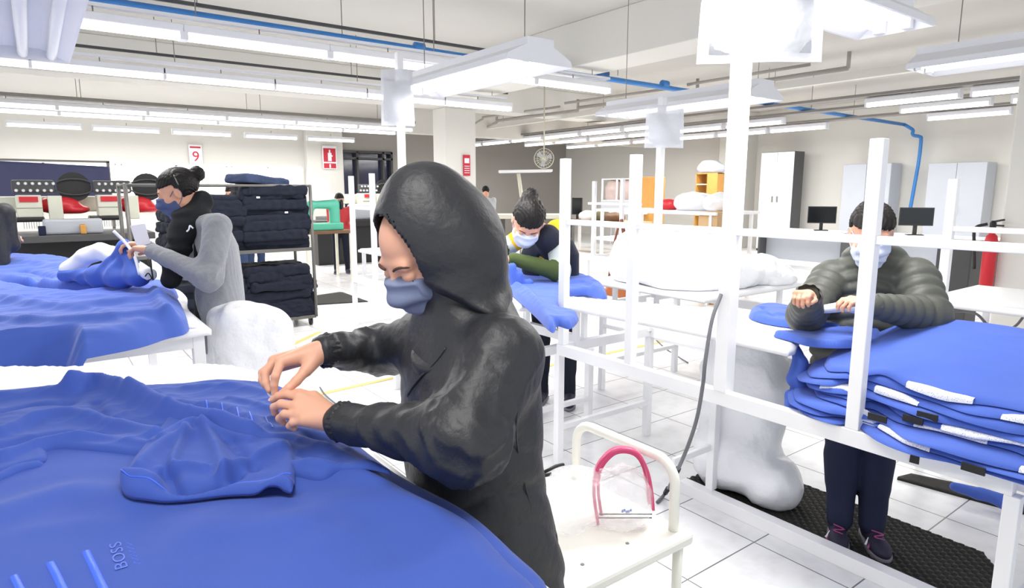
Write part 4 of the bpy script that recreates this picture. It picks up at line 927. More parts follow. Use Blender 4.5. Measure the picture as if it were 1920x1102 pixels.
# shirt held up by the grey jacket worker: standing fold and white lining
pk = [at_d(u, v, d) for u, v, d in ((232, 456, 3.4), (200, 480, 3.45), (150, 500, 3.5), (110, 512, 3.55))]
def fsh(X, Y, Z):
    a = at_d(232, 458, 3.4); b = at_d(262, 520, 3.3); c = at_d(190, 520, 3.5); d = at_d(120, 515, 3.6); e = at_d(280, 530, 3.2)
    o = smin(cap(X, Y, Z, a, b, .012, .03), cap(X, Y, Z, a, c, .012, .05), .06); o = smin(o, cap(X, Y, Z, c, b, .05, .04), .08); o = smin(o, cap(X, Y, Z, c, d, .05, .035), .06)
    m = (a+b+c)/3; o = smin(o, cap(X, Y, Z, m, (c+b)/2, .03, .04), .08)
    return o+.006*wav(X, Y, Z, 34, 4)+.016*(np.abs(wav(X, Y, Z, 17, 44))-.3)
lo = at_d(190, 500, 3.45)
tag(put('blue_shirt', nets(fsh, lo-np.array([.4, .4, .18]), lo+np.array([.4, .4, .22]), .009), M['blue2']), 'raised blue shirt fold held up by the grey jacket worker', 'shirt')
def fwh(X, Y, Z):
    pts = [at_d(u, v, d) for u, v, d in ((130, 505, 3.62), (160, 482, 3.62), (190, 470, 3.6), (215, 480, 3.55))]; o = 9
    for a, b in zip(pts[:-1], pts[1:]): o = np.minimum(o, cap(X, Y, Z, a, b, .05, .05))
    return smin(o, cap(X, Y, Z, at_d(215, 480, 3.55), at_d(282, 515, 3.25), .04, .035), .03)+.006*wav(X, Y, Z, 30, 8)
tag(put('white_lining', nets(fwh, lo-np.array([.4, .4, .18]), lo+np.array([.4, .4, .24]), .01), M['paper']), 'white lining fabric rising behind the raised blue fold', 'fabric')
# white paper patterns in her hand
def paper(px, ds, label, th=.0015, name='paper_sheet', m='paper'):
    V = [at_d(u, v, d) for (u, v), d in zip(px, ds)]; n = len(V); off = np.array([0, th, 0])
    vs = V+[v+off for v in V]; fs = [tuple(range(n)), tuple(range(n, 2*n))[::-1]]+[(i, (i+1) % n+0, n+(i+1) % n, n+i) for i in range(n)]
    return tag(link_mesh(name, vs, fs, M[m]), label, 'paper')
paper([(244, 423), (272, 419), (282, 456), (262, 462), (255, 458)], [3.3]*5, 'white paper slip held in the fingers of the grey jacket worker')
o = MB().tube(catmull([at_d(213, 433, 3.35), at_d(235, 455, 3.35), at_d(252, 480, 3.3), at_d(262, 515, 3.25)], 6), .008, 6).build('white_tape', M['paper'], smooth=True); tag(o, 'narrow white tape edging the raised blue shirt fold', 'tape')
tag(MB().tube(catmull([at_d(277, 485, 3.25), at_d(284, 505, 3.2), at_d(287, 525, 3.2)], 6), .004, 6).tube(catmull([at_d(272, 518, 3.2), at_d(278, 512, 3.2), at_d(284, 522, 3.2), at_d(276, 526, 3.2)], 5), .003, 6).build('scissors', M['black'], smooth=True), 'small dark snips hanging below the hands of the grey jacket worker', 'scissors')
# white cloth on the table near her waist, large bag on the floor
pts = [(20, 532), (120, 538), (240, 545), (300, 552), (330, 540), (350, 555), (352, 575), (372, 600), (350, 612), (200, 600), (60, 560)]
o = sheet('white_cloth', pxpoly(pts, LZ+.01), lambda x, y, d: LZ+edge_round(d, .03, .012)+.002*wav(x, y, 0*x, 14, 3), lambda x, y, d: 0*x+LZ+.0005, M['paper'], .02); tag(o, 'white cloth lying between the blue bundles on the left table', 'cloth')
def fbag(X, Y, Z):
    c = np.array([.84, 3.46, 0])
    q = np.maximum(np.abs(X-c[0])-.20+.12, 0)**2+np.maximum(np.abs(Y-c[1])-.28+.12, 0)**2
    r = np.sqrt(q)+np.minimum(np.maximum(np.abs(X-c[0])-.08, np.abs(Y-c[1])-.16), 0)-.12+.05*(Z-.5)
    top = .93-.10*np.clip((X-c[0])/.25+.2, -1, 1)**2-.10*(Y-c[1])
    return smax(r, Z-top, .06)+.022*wav(X, Y, Z*.6, 7, 6)+.016*np.abs(wav(X, Y, Z*.6, 18, 12))
tag(put('white_bag', nets(fbag, (.5, 2.95, 0), (1.3, 3.9, 1.03), .012), M['plastic_sheet']), 'big white plastic bag standing beside the left table', 'bag')
def fbag2(X, Y, Z): return ell(X, Y, Z, (.15, 3.6, .2), (.3, .3, .3))+.02*wav(X, Y, Z, 14, 9)+.01*wav(X, Y, Z, 30, 10)
tag(put('white_bag', nets(fbag2, (-.3, 3.2, 0), (.55, 4.0, .55), .02), M['plastic_grey']), 'translucent white bag lying under the left table', 'bag')

# ------------------------------------------------------------------ bench two: blue shirts of the yellow jumper worker
Z2 = .885
dr2 = lambda x, y: np.clip(2.12-x, 0, 1)*2.4
pts = [(930, 486), (985, 484), (1040, 505), (1080, 512), (1120, 525), (1137, 540), (1134, 556), (1100, 545), (1060, 552), (1050, 575), (1085, 585), (1070, 605), (1045, 600), (1035, 612), (1000, 580), (960, 545), (925, 520), (880, 500)]
pile('blue_shirt', pts, Z2, .05, M['blue2'], [([(940, 520), (990, 545), (1030, 600)], .02, .02), ([(1060, 530), (1100, 530), (1130, 545)], .02, .02)], 'blue shirts spread on the bench before the yellow jumper worker', 12, .4, .05, None, .012, .006, 26)
pts = [(925, 520), (960, 545), (1000, 580), (1035, 612), (1020, 560), (980, 530), (940, 510)]
pk = [at_z(u, v, .80) for u, v in ((955, 540), (1000, 575), (1040, 612))]
def fdr(X, Y, Z):
    o = 9
    for (u, v, r) in ((960, 530, .026), (975, 545, .026), (992, 560, .026), (1008, 575, .026), (1024, 588, .024), (1036, 594, .02)):
        a = at_d(u, v-30, 3.9); b = at_d(u+3, v+14, 3.87); o = smin(o, cap(X, Y, Z, a, b, r, r*.7), .03) if not isinstance(o, int) else cap(X, Y, Z, a, b, r, r*.7)
    return o+.006*wav(X, Y, Z, 30, 2)
c = at_d(1000, 570, 3.9); tag(put('blue_shirt', nets(fdr, c-.32, c+.32, .012), M['blue2']), 'blue shirt hanging over the near side of the bench before the yellow jumper worker', 'shirt')

# ------------------------------------------------------------------ white bags heaped on the middle bench
for k, (x, y, z, rx, ry, rz_) in enumerate(((4.02, 2.62, .86, .28, .24, .13), (3.85, 2.98, .86, .32, .26, .24), (3.5, 3.10, .86, .26, .26, .26), (4.12, 2.50, .86, .2, .14, .08), (3.42, 2.75, .86, .2, .28, .14), (3.70, 2.64, .86, .3, .24, .15))):
    o = put('white_bag', bag(k+40, rx, ry, rz_), M['plastic_sheet']); o.location = (x, y, z)
    tag(o, 'white plastic bag in the heap on the middle bench, %s of six from the right' % ORD[[1, 2, 4, 0, 5, 3][k]], 'bag', 'white bags heaped on the middle bench')

# ------------------------------------------------------------------ bench one: pile of blue polo shirts
S0 = .69
XF, XB = 2.16, 2.86
NL = 9
def lay(k, x, y):      # height of the boundary k of the pile
    s = np.clip((x-XF)/(XB-XF), -.2, 1)
    yy = np.clip((1.3-y)/.25, 0, 1)
    return S0+.003+(k/NL)*(.15+.17*np.clip(s, 0, 1)**.8)*(.55+.45*yy)+.004*np.sin(y*14+k*1.7)*np.clip(k, 0, 1)
for k in range(NL):
    rg = random.Random(k+2); fx = XF+.010*k*(k > 2)+rg.uniform(-.012, .012)+(0 if k else -.03)
    # the left end is rounded, the right end runs out of frame
    left = 1.20+.05*math.sin(k*1.3)
    pts = [(fx+.09, left), (fx+.04, left-.05), (fx+.015+.07*(1 if k < 9 else 0)*0, left-.16)]
    fy = np.linspace(left-.22, .32, 7)
    pts += [(fx+rg.uniform(-.020, .020)-(.03 if y < .85 and k < 3 else 0)+(.05 if y > .88 else 0), y) for y in fy] + [(fx+.02, .05), (XB-.05, .05), (XB, .35), (XB-.01, .9), (XB-.04, 1.08), (XB-.2, 1.2), (fx+.3, left+.08), (fx+.18, left+.05)]
    P = catmull([np.array(p) for p in pts], 5, True)
    top = k == NL-1
    def zt(x, y, d, k=k, top=top):
        a = lay(k, x, y); b = lay(k+1, x, y)
        return a+(b-a)*.93*np.sqrt(1-(1-np.clip(d/.022, 0, 1))**2)+(.004*wav(x, y, 0*x, 9, 3)+.003*crease(x, y, .2, 16, 3) if top else 0)*np.clip(d/.04, 0, 1)
    def zb(x, y, d, k=k): 
        a = lay(k, x, y); return a+.004*(1-np.clip(d/.02, 0, 1))
    o = sheet('polo_shirt', P, zt, zb, M['blue2'], .009)
    tag(o, 'folded blue polo shirt in the right hand pile, %s from the bottom' % ORD[k] if not top else 'smooth blue polo shirt spread on top of the right hand pile', 'shirt', 'polo shirts in the right hand pile')
    if 1 <= k < NL-1 or k == NL-1:      # white mesh facings showing at the fold
        for (ya, yb) in [((.62, .40), (.9, .72), (.50, .28), (.80, .60), (.72, .45), (1.13, 1.0), (.95, .80), (.58, .36), (.85, .66))[k]]:
            yy = np.linspace(ya, yb, 10); V = []; F = []
            for j, y in enumerate(yy):
                w = math.sin(math.pi*j/9)**.6
                x = np.interp(y, [p[1] for p in pts[3:10]][::-1], [p[0] for p in pts[3:10]][::-1])
                za = float(lay(k, np.array([x]), np.array([y]))[0]); zc = float(lay(k+1, np.array([x]), np.array([y]))[0])
                V += [(x-.004, y, za+.004), (x-.008*w, y, zc-.003), (x+.012, y, zc+.004*w), (x+.018+.02*w, y, zc+.006*w)]
            for j in range(9):
                for i in range(3): F.append((j*4+i, j*4+i+1, (j+1)*4+i+1, (j+1)*4+i))
            link_mesh('mesh_facing', V, F, M['collar_mesh'], o, True)
    if k in (0, 3, 4, 5):
        y = (.60, 0, 0, .90, .80, .76)[k]; x = fx-.012; za = float(lay(k, np.array([x]), np.array([y]))[0])
        MB().cbox((x-(.02 if k == 0 else 0), y, za+.012-(0 if k else .0)), (.006, .06, .024)).build('size_tag', M['black'], o, bevel=.001)
# rolled fronts hanging over the beam
def roll(px, ds, rs, label, seed, m='blue2', extra=None):
    pts = [at_d(u, v, d) for (u, v), d in zip(px, ds)]
    def f(X, Y, Z):
        o = None
        for i in range(len(pts)-1):
            c = cap(X, Y, Z, pts[i], pts[i+1], rs[i], rs[i+1]); o = c if o is None else smin(o, c, .012)
        return o+.0035*wav(X, Y, Z, 45, seed)
    A = np.array(pts); return put('polo_shirt', nets(f, A.min(0)-max(rs)-.02, A.max(0)+max(rs)+.02, .006), M[m])
o = roll([(1490, 650), (1500, 680), (1492, 710), (1520, 745), (1570, 745)], [2.56, 2.5, 2.46, 2.42, 2.34], [.018, .03, .034, .034, .025], '', 3); tag(o, 'blue polo shirt folded around the left end of the right hand pile', 'shirt')
o = roll([(1482, 740), (1490, 762), (1530, 790), (1572, 795)], [2.44, 2.40, 2.34, 2.28], [.024, .034, .030, .022], '', 5); tag(o, 'rolled blue polo shirt lying on the beam left of the rack post', 'shirt')
a = [at_d(u, v, d) for (u, v), d in zip([(1490, 752), (1512, 760), (1540, 768), (1548, 785), (1520, 785), (1500, 772)], [2.36, 2.32, 2.28, 2.26, 2.30, 2.34])]
link_mesh('mesh_facing', a, [tuple(range(6))], M['collar_mesh'], o)
o = roll([(1605, 805), (1650, 815), (1720, 832), (1800, 858), (1930, 885)], [2.12, 2.07, 1.98, 1.88, 1.76], [.014, .022, .026, .026, .022], '', 9); tag(o, 'rolled blue polo shirt drooping over the beam right of the rack post', 'shirt')
a = [at_d(u, v, d) for (u, v), d in zip([(1605, 760), (1625, 768), (1665, 795), (1640, 800), (1610, 790)], [2.12, 2.08, 2.04, 2.05, 2.1])]
link_mesh('mesh_facing', a, [tuple(range(5))], M['collar_mesh'], o)
MB().bar(at_d(1706, 858, 1.93), at_d(1728, 864, 1.91), .006, .028).build('size_tag', M['black'], o, bevel=.001)
o = roll([(1790, 912), (1835, 925), (1870, 935), (1893, 950)], [2.9, 2.85, 2.8, 2.78], [.02, .03, .03, .03], '', 12); tag(o, 'dark hanging end of a blue shirt seen below the beam at the right', 'shirt')
# garment on the padded board in front of the olive jacket worker
o = pile('blue_shirt', [(1405, 588), (1415, 574), (1450, 570), (1500, 578), (1560, 585), (1620, 585), (1690, 603), (1640, 612), (1560, 612), (1500, 608), (1440, 600)], .903, .035, M['blue2'], [([(1420, 585), (1500, 592), (1600, 600)], .012, .02), ([(1430, 575), (1450, 590)], -.01, .012)], 'blue shirt sleeve lying on the board before the olive jacket worker', 5, .3, .03, None, .008, .004, 30)
pile('blue_shirt', [(1450, 622), (1500, 622), (1560, 615), (1640, 612), (1650, 640), (1580, 645), (1520, 642), (1490, 634)], .903, .03, M['blue2'], [], 'blue shirt edge reaching across the front corner of the padded board', 8, .3, .02, None, .008, .004, 30)
def fw(X, Y, Z):
    a, b, c = at_d(1540, 580, 2.55), at_d(1600, 572, 2.5), at_d(1660, 582, 2.45)
    return smin(cap(X, Y, Z, a, b, .016, .028), cap(X, Y, Z, b, c, .03, .022), .02)+.004*wav(X, Y, Z, 50, 3)
c = at_d(1600, 575, 2.5); tag(put('white_lining', nets(fw, c-.18, c+.18, .005), M['paper']), 'crumpled white lining under the hands of the olive jacket worker', 'fabric')

# mats, floor bag, cable, tape
o = sheet('rubber_mat', [(2.56, 1.98), (3.04, 1.95), (3.04, .79), (2.56, .45), (2.56, .3), (2.545, .3)][:4]+[(2.56, .5)], lambda x, y, d: .010+.004*np.sign(np.sin(x*150)*np.sin(y*150)), lambda x, y, d: 0*x+.001, M['rubber'], .007); tag(o, 'black studded rubber mat under the olive jacket worker', 'mat')
o = sheet('rubber_mat', [(3.50, 1.33), (3.62, 1.30), (3.9, .5), (3.62, .6)], lambda x, y, d: 0*x+.012, lambda x, y, d: 0*x+.001, M['rubber'], .02); tag(o, 'black rubber mat strip on the floor further behind', 'mat')
def fb(X, Y, Z):
    o = smin(ell(X, Y, Z, (2.73, 1.80, .16), (.17, .2, .2)), ell(X, Y, Z, (2.74, 1.76, .5), (.18, .22, .45)), .1)
    o = smin(o, ell(X, Y, Z, (2.72, 1.56, .12), (.14, .14, .13)), .08); return smax(o, -Z+.012, .02)+.012*wav(X, Y, Z*.7, 14, 7)+.022*(np.abs(wav(X, Y, Z*.7, 17, 17))-.3)+.006*np.abs(wav(X, Y, Z, 40, 27))
tag(put('white_bag', nets(fb, (2.5, 1.35, .005), (2.98, 2.1, .88), .009), M['plastic_sheet']), 'tall white plastic bag hanging to the floor behind the foreground post', 'bag')
cb = catmull([at_d(1352, 552, 2.5), at_d(1335, 600, 2.45), at_d(1322, 680, 2.4), at_d(1318, 720, 2.4), at_d(1305, 790, 2.4), at_d(1280, 860, 2.45), at_z(1250, 920, .05), at_z(1232, 942, .008)], 8)
t = MB().tube(cb, .008, 8).build('power_cable', M['cable'], smooth=True); tag(t, 'grey power cable drooping beside the foreground post to the floor', 'cable')
for i in (42, 47): MB().tube([cb[i], cb[i+1], cb[i+2]], .012, 8).build('tape_wrap', M['black'], t, True)
tag(MB().tube(catmull([at_d(1760, 585, 3.6), at_d(1795, 583, 3.7), at_d(1830, 588, 3.8), at_d(1855, 612, 3.8), at_d(1880, 622, 3.8), at_d(1905, 610, 3.8), at_d(1925, 585, 3.8)], 6), .008, 8).build('power_cable', M['cable'], smooth=True), 'dark cable looping under the rack at the right edge', 'cable')
tag(MB().tube(catmull([at_z(1225, 632, .3), at_z(1250, 655, .02), at_z(1290, 680, .01)], 6), .006, 6).build('cable', M['cable'], smooth=True), 'thin grey cord lying on the floor under the empty part of the bench', 'cord')
tag(MB().tube(catmull([at_z(600, 726, .01), at_z(612, 742, .01), at_z(640, 765, .01)], 6), .006, 6).build('cable', M['cable'], smooth=True), 'thin grey cord on the floor between the two hands and the sleeve', 'cord')
for k, (a, b, lb) in enumerate((((520, 660), (600, 622), 'yellow tape line on the floor beside the white bag'), ((560, 748), (740, 708), 'yellow tape line on the floor left of the hooded worker'), ((1010, 690), (1300, 628), 'yellow tape line on the floor seen under the bench'))):
    p, q = at_z(*a, 0), at_z(*b, 0); o = MB().bar((p[0], p[1], .002), (q[0], q[1], .002), .05, .003).build('floor_tape', M['yellow_tape']); tag(o, lb, 'tape')

# ------------------------------------------------------------------ utility carts with tube handles
def cart(x0, x1, y0, y1, z, hx, ya, yb, hz, label):
    t = empty('utility_cart', ((x0+x1)/2, (y0+y1)/2, 0), label, 'cart')
    MB().box((x0, y0, z-.035), (x1, y1, z)).build('shelf', M['cream_paint'], t, bevel=.01)
    MB().box((x0, y0, .16), (x1, y1, .18)).build('lower_shelf', M['cream_paint'], t, bevel=.006)
    for x in (x0+.03, hx):
        for y in (y0+.03, y1-.03):
            MB().tube([(x, y, .05), (x, y, z-.02)], .015, 10).build('leg', M['cream_paint'], t, True)
            MB().lathe((x-.012, y, .03), [(.015, 0), (.03, .002), (.03, .022), (.015, .024)], 12, 'x').build('caster', M['darkgrey'], t, True)
    r = .07; P = [(hx, ya, z-.03), (hx, ya, hz-r)]+[(hx, ya+r-r*math.cos(a), hz-r+r*math.sin(a)) for a in np.linspace(.2, math.pi/2, 6)]+[(hx, yb-r+r*math.sin(a), hz-r+r*math.cos(a)) for a in np.linspace(0, math.pi/2-.2, 6)]+[(hx, yb, hz-r), (hx, yb, z-.03)]
    MB().tube(P, .0155, 12).build('handle', M['cream_paint'], t, True)
    q = MB()
    for x in (x0+.2, x1-.2):
        for y in (y0+.08, y1-.08): q.lathe((x, y, z), [(.006, 0), (.005, .002)], 8)
    q.build('screw', M['rail_grey'], t); return t
cart(.90, 1.475, 1.08, 1.62, .5, 1.44, 1.13, 1.56, .71, 'cream utility cart with tube handle holding the pink plastic arches')
cart(1.0, 1.38, .2, .80, .45, 1.30, .3, .78, .575, 'second white cart with tube handle at the bottom edge')
# pink arches wrapped in clear film
def U(du, dd, w): return [at_d(u+du, v, d+dd) for u, v, d in ((1120, 1003, 1.80), (1113, 950, 1.80), (1118, 905, 1.80), (1142, 874, 1.80), (1168, 866, 1.80), (1195, 875, 1.80), (1212, 905, 1.80), (1220, 945, 1.80), (1223, 978, 1.80))]
def flat_arch(sc, dd, w, th):
    P = np.array(catmull(U(0, dd, 0), 6)); c = P.mean(0); P = c+(P-c)*sc; P[:, 2] = np.maximum(P[:, 2]-P[:, 2].min()+.506, .506)
    n = norm([-_f[0], -_f[1], 0]); T = np.gradient(P, axis=0); T /= np.linalg.norm(T, axis=1)[:, None]; S = np.cross(T, n)
    V = []; 
    for p, s in zip(P, S): V += [p-s*w/2-n*th/2, p+s*w/2-n*th/2, p+s*w/2+n*th/2, p-s*w/2+n*th/2]
    F = [(i*4+k, i*4+(k+1) % 4, i*4+4+(k+1) % 4, i*4+4+k) for i in range(len(P)-1) for k in range(4)]+[(0, 3, 2, 1), tuple(len(V)-4+k for k in range(4))]
    return V, F
for sc, dd, lb in ((1.0, 0, 'front pink plastic arch standing on the cream cart'), (.86, .05, 'rear pink plastic arch standing on the cream cart')):
    v, f = flat_arch(sc, dd, .008, .026); o = link_mesh('plastic_arch', v, f, M['pink'], None, True); tag(o, lb, 'arch', 'pink arches on the cart')
    if dd == 0:
        a = at_d(1122, 1000, 1.8); b = at_d(1222, 978, 1.8); MB().tube([(a[0], a[1], .52), (b[0], b[1], .52)], .002, 6).tube([(a[0], a[1], .532), (b[0], b[1], .532)], .002, 6).build('wire', M['darkgrey'], o, True)
def fc(X, Y, Z):
    a = at_d(1075, 930, 1.78); b = at_d(1165, 945, 1.8)
    o = smin(ell(X, Y, Z, (a[0], a[1], .59), (.11, .10, .1)), ell(X, Y, Z, (b[0], b[1], .58), (.10, .09, .11)), .05); return smax(o, -Z+.503, .01)+.008*wav(X, Y, Z, 26, 6)+.006*np.abs(wav(X, Y, Z, 60, 16))
c = at_d(1120, 940, 1.79); tag(put('clear_bag', nets(fc, (c[0]-.26, c[1]-.26, .49), (c[0]+.26, c[1]+.26, .74), .006), M['clear']), 'crumpled clear plastic bag around the pink arches on the cart', 'bag')
c = at_d(1175, 958, 1.72); o = MB()
for k in range(5): o.cbox(c+np.array([_r[0]*(k-2)*.006, _r[1]*(k-2)*.006, .003*math.sin(k*2)]), (.004, .004, .007))
tag(o.build('price_label', M['blue_dark']), 'tiny blue printed mark on the clear bag', 'label')
tag(MB().tube(catmull([at_d(1018, 886, 1.9), at_d(1030, 880, 1.9), at_d(1042, 874, 1.92), at_d(1056, 871, 1.95)], 5), .006, 8).tube([at_d(1018, 892, 1.88), at_d(1034, 888, 1.88)], .006, 8).build('plastic_clip', M['black'], smooth=True), 'small black clip on the cart next to the jacket', 'clip')
# ------------------------------------------------------------------ people
def frame(f, pitch, roll=0.):
    """rotation rows (right, forward, up) for a head that faces f (plan) and looks down by pitch"""
    f = norm([f[0], f[1], 0]); fw = f*math.cos(pitch)-np.array([0, 0, 1])*math.sin(pitch)
    r = norm(np.cross(fw, [0, 0, 1])); u = np.cross(r, fw)
    if roll: r, u = r*math.cos(roll)+u*math.sin(roll), u*math.cos(roll)-r*math.sin(roll)
    return np.array([r, fw, u])
def skull(X, Y, Z, detail=True):
    o = ell(X, Y, Z, (0, -.012, .030), (.074, .096, .088))
    o = smin(o, ell(X, Y, Z, (0, .030, -.030), (.060, .062, .080)), .02)
    o = smin(o, ell(X, Y, Z, (0, .058, -.092), (.030, .028, .024)), .03)
    for s in (-1, 1):
        o = smin(o, ell(X, Y, Z, (s*.036, .056, -.026), (.028, .026, .026)), .02)
        o = smin(o, cap(X, Y, Z, (s*.052, .0, -.055), (s*.025, .05, -.095), .016, .016), .03)
    if detail:
        o = smin(o, cap(X, Y, Z, (-.034, .076, .026), (.034, .076, .026), .012, .012), .014)
        for s in (-1, 1):
            o = smax(o, -ell(X, Y, Z, (s*.031, .099, .006), (.019, .016, .012)), .010)
            o = smin(o, ell(X, Y, Z, (s*.031, .0765, .004), (.0165, .0150, .0125)), .003)
            o = smin(o, ell(X, Y, Z, (s*.012, .099, -.034), (.009, .010, .008)), .006)
            e = ell(X, Y, Z, (s*.077, -.008, -.006), (.009, .018, .031)); e = smax(e, -ell(X, Y, Z, (s*.086, -.004, -.004), (.006, .011, .019)), .004); o = smin(o, e, .006)
        o = smin(o, cap(X, Y, Z, (0, .088, .016), (0, .110, -.027), .0065, .0105), .010)
        o = smin(o, cap(X, Y, Z, (-.018, .088, -.060), (.018, .088, -.060), .008, .008), .008)
    return o
def head_parts(c, R, sc, hair='bun', neck_to=None, mask='mask_blue', h=.0028, mask_top=-.012, hairm='hair', face_detail=True):
    c = np.array(c)
    def tw(v): return c+(v*sc)@R
    out = {}
    nk = None if neck_to is None else R@((np.array(neck_to)-c)/sc)
    def f(X, Y, Z):
        o = skull(X, Y, Z)
        if nk is not None: o = smin(o, cap(X, Y, Z, (0, -.03, -.06), nk, .052, .056), .03)
        return o
    lo = [-.1, -.13, -.16]; hi = [.1, .135, .13]
    if nk is not None: lo = np.minimum(lo, nk-.07); hi = np.maximum(hi, nk+.07)
    v, q = nets(f, lo, hi, h); out['head'] = (tw(v), q)
    def fmk(X, Y, Z):
        b = skull(X, Y, Z, False); b = smin(b, cap(X, Y, Z, (0, .080, .0), (0, .104, -.03), .006, .014), .045)
        b = b-.0055-.0025*np.sin((Z*150)+6*X*X*100)*(np.abs(X) < .055) - .004
        top = Z-mask_top-.012+.9*np.maximum(np.abs(X)-.01, 0)*.35; bot = -.135-Z+.12*np.abs(X)
        side = np.abs(X)-.066+.2*(Z+.05); back = .012-Y
        return smax(smax(smax(b, top, .004), bot, .006), smax(side, back, .006), .006)
    v, q = nets(fmk, [-.085, -.01, -.15], [.085, .15, .04], h*.9); out['mask'] = (tw(v), q)
    loops = []
    for s in (-1, 1):
        loops.append([tw(np.array(p)) for p in catmull([(s*.058, .045, mask_top-.012), (s*.074, .012, .008), (s*.083, -.012, .018), (s*.085, -.026, -.006), (s*.078, -.016, -.036), (s*.066, .02, -.065), (s*.055, .04, -.08)], 5)])
    out['loops'] = loops
    lash = []
    for s in (-1, 1): lash.append([tw(np.array(p)) for p in catmull([(s*.016, .0905, -.003), (s*.024, .0922, -.0068), (s*.032, .0922, -.0078), (s*.041, .0885, -.0062), (s*.046, .083, -.002)], 5)])
    out['lash'] = lash; brow = []
    for s in (-1, 1): brow.append([tw(np.array(p)) for p in catmull([(s*.013, .0925, .025), (s*.024, .0925, .031), (s*.036, .087, .032), (s*.049, .076, .025)], 5)])
    out['brow'] = brow
    if hair:
        def fh(X, Y, Z):
            o = ell(X, Y, Z, (0, -.016, .034), (.083, .103, .094))
            # hairline: leave the face free
            fac = smax(-(Y-.030-.25*(Z-.06)), -(0*Z+.115-Z-.25*np.abs(X)*0-.035), .01)   # inside face box when negative
            front = Y-(.048+.35*(Z-.05)) ; low = .052-Z+1.2*np.maximum(np.abs(X)-.035, 0)*-.9
            o = smax(o, -smax(-front, -(low), .012), .008)
            o = smax(o, -.070-Z-.6*(Y+.02), .02); o = smax(o, -smax(-(Y+.002), Z-.045, .006), .006)
            if hair == 'bun':
                o = smin(o, ell(X, Y, Z, (0, -.128, .055), (.036, .036, .040)), .012)
            elif hair == 'tail':
                o = smin(o, ell(X, Y, Z, (0, -.105, .05), (.045, .045, .045)), .02); o = smin(o, cap(X, Y, Z, (0, -.125, .05), (.03, -.165, -.09), .040, .022), .02)
            elif hair == 'back':
                o = smin(o, ell(X, Y, Z, (0, -.10, .05), (.05, .04, .045)), .02)
            return o+.0022*np.sin(X*300+25*np.sin(Z*18)+12*np.sin(Y*25))+.0015*np.sin(X*610+Z*80)
        v, q = nets(fh, [-.1, -.24, -.13], [.1, .12, .15], h); out['hair'] = (tw(v), q)
    return out
def hand_mesh(W, K, h=.0022, extra=None):
    """W: wrist point, K: list of finger chains (world points), radii; continuous skin with the palm"""
    A = np.concatenate([np.array(k[0]) for k in K]+[np.array([W])])
    def f(X, Y, Z):
        o = None
        kn = [np.array(k[0][0]) for k in K if k[2] != 'thumb']
        for p in kn:
            c = cap(X, Y, Z, W, p, .021, .0125); o = c if o is None else smin(o, c, .010)
        for pts, r, kind in K:
            fo = None
            for i in range(len(pts)-1):
                c = cap(X, Y, Z, pts[i], pts[i+1], r*(1-.10*i), r*(1-.10*(i+1))); fo = c if fo is None else smin(fo, c, .003)
            if kind == 'thumb':
                o = smin(o, cap(X, Y, Z, W, pts[0], .020, .0135), .012)
            o = smin(o, fo, .0042)
        if extra: o = extra(X, Y, Z, o)
        return o
    return nets(f, A.min(0)-.032, A.max(0)+.032, h)
def gen_hand(W, d, nrm, side=1, curl=.6, s=1.0, h=.003):
    """generic half closed hand: W wrist, d pointing direction, nrm = back of the hand, thumb on side"""
    d = norm(d); nrm = norm(np.array(nrm)-d*np.dot(nrm, d)); t = np.cross(d, nrm)*side; K = []
    for i, (off, L1) in enumerate(((.028, .9), (.010, 1.), (-.009, .95), (-.027, .78))):
        p = W+d*.078*s*(1-.04*abs(i-1))+t*off*s+nrm*.004; pts = [p]; a = curl*(.5+.12*i)
        for L_ in (.036, .024, .018):
            dd = d*math.cos(a)-nrm*math.sin(a); pts.append(pts[-1]+dd*L_*L1*s); a += curl*.9
        K.append((pts, .0092*s*(.92 if i == 3 else 1), 'f'))
    b = W+d*.028*s+t*.026*s-nrm*.006*s; p2 = b+(d*.75+t*.45-nrm*.35)*.036*s; p3 = p2+(d*.85-t*.25-nrm*.45)*.030*s
    K.append(([b, p2, p3], .0108*s, 'thumb')); return hand_mesh(np.array(W), K, h)
def torso_fn(prof, R2):
    """prof: (z, cx, cy, r_lateral, r_forward); R2: (right, forward) plan directions"""
    zs = [p[0] for p in prof]
    def f(X, Y, Z):
        cx = np.interp(Z, zs, [p[1] for p in prof]); cy = np.interp(Z, zs, [p[2] for p in prof])
        rl = np.interp(Z, zs, [p[3] for p in prof]); rf = np.interp(Z, zs, [p[4] for p in prof])
        l = (X-cx)*R2[0][0]+(Y-cy)*R2[0][1]; w = (X-cx)*R2[1][0]+(Y-cy)*R2[1][1]
        k0 = (np.abs(l/rl)**2.3+np.abs(w/rf)**2.3)**(1/2.3)
        o = (k0-1)*np.minimum(rl, rf)*.9
        return smax(smax(o, Z-zs[-1], .03), zs[0]-Z, .012)
    return f
def arm_fn(S, E, W, rs, fold=.004, seed=0, freq=70, k=.03):
    S, E, W = map(np.array, (S, E, W))
    def f(X, Y, Z):
        a, t = cap(X, Y, Z, S, E, rs[0], rs[1], True); b, u = cap(X, Y, Z, E, W, rs[1], rs[2], True)
        o = smin(a, b, k)
        l1 = np.linalg.norm(E-S); l2 = np.linalg.norm(W-E); s = np.where(a < b, (t-1)*l1, u*l2)
        wv = wav(X, Y, Z, 13, seed); w2 = wav(X, Y, Z, 30, seed+3)
        ax = np.abs(norm(W-S))*1.6+.35; rd = 1-2.2*np.abs(wav(X, Y, Z, freq*.36, seed+5, ax)); r2_ = 1-2.2*np.abs(wav(X, Y, Z, freq*.62, seed+8, ax))
        fo = .9*rd+.45*r2_+.35*w2
        m = np.exp(-((s)/(.13))**2)+.55*np.exp(-((s-l2*.75)/.08)**2)
        return o-fold*fo*(.25+m)
    return f
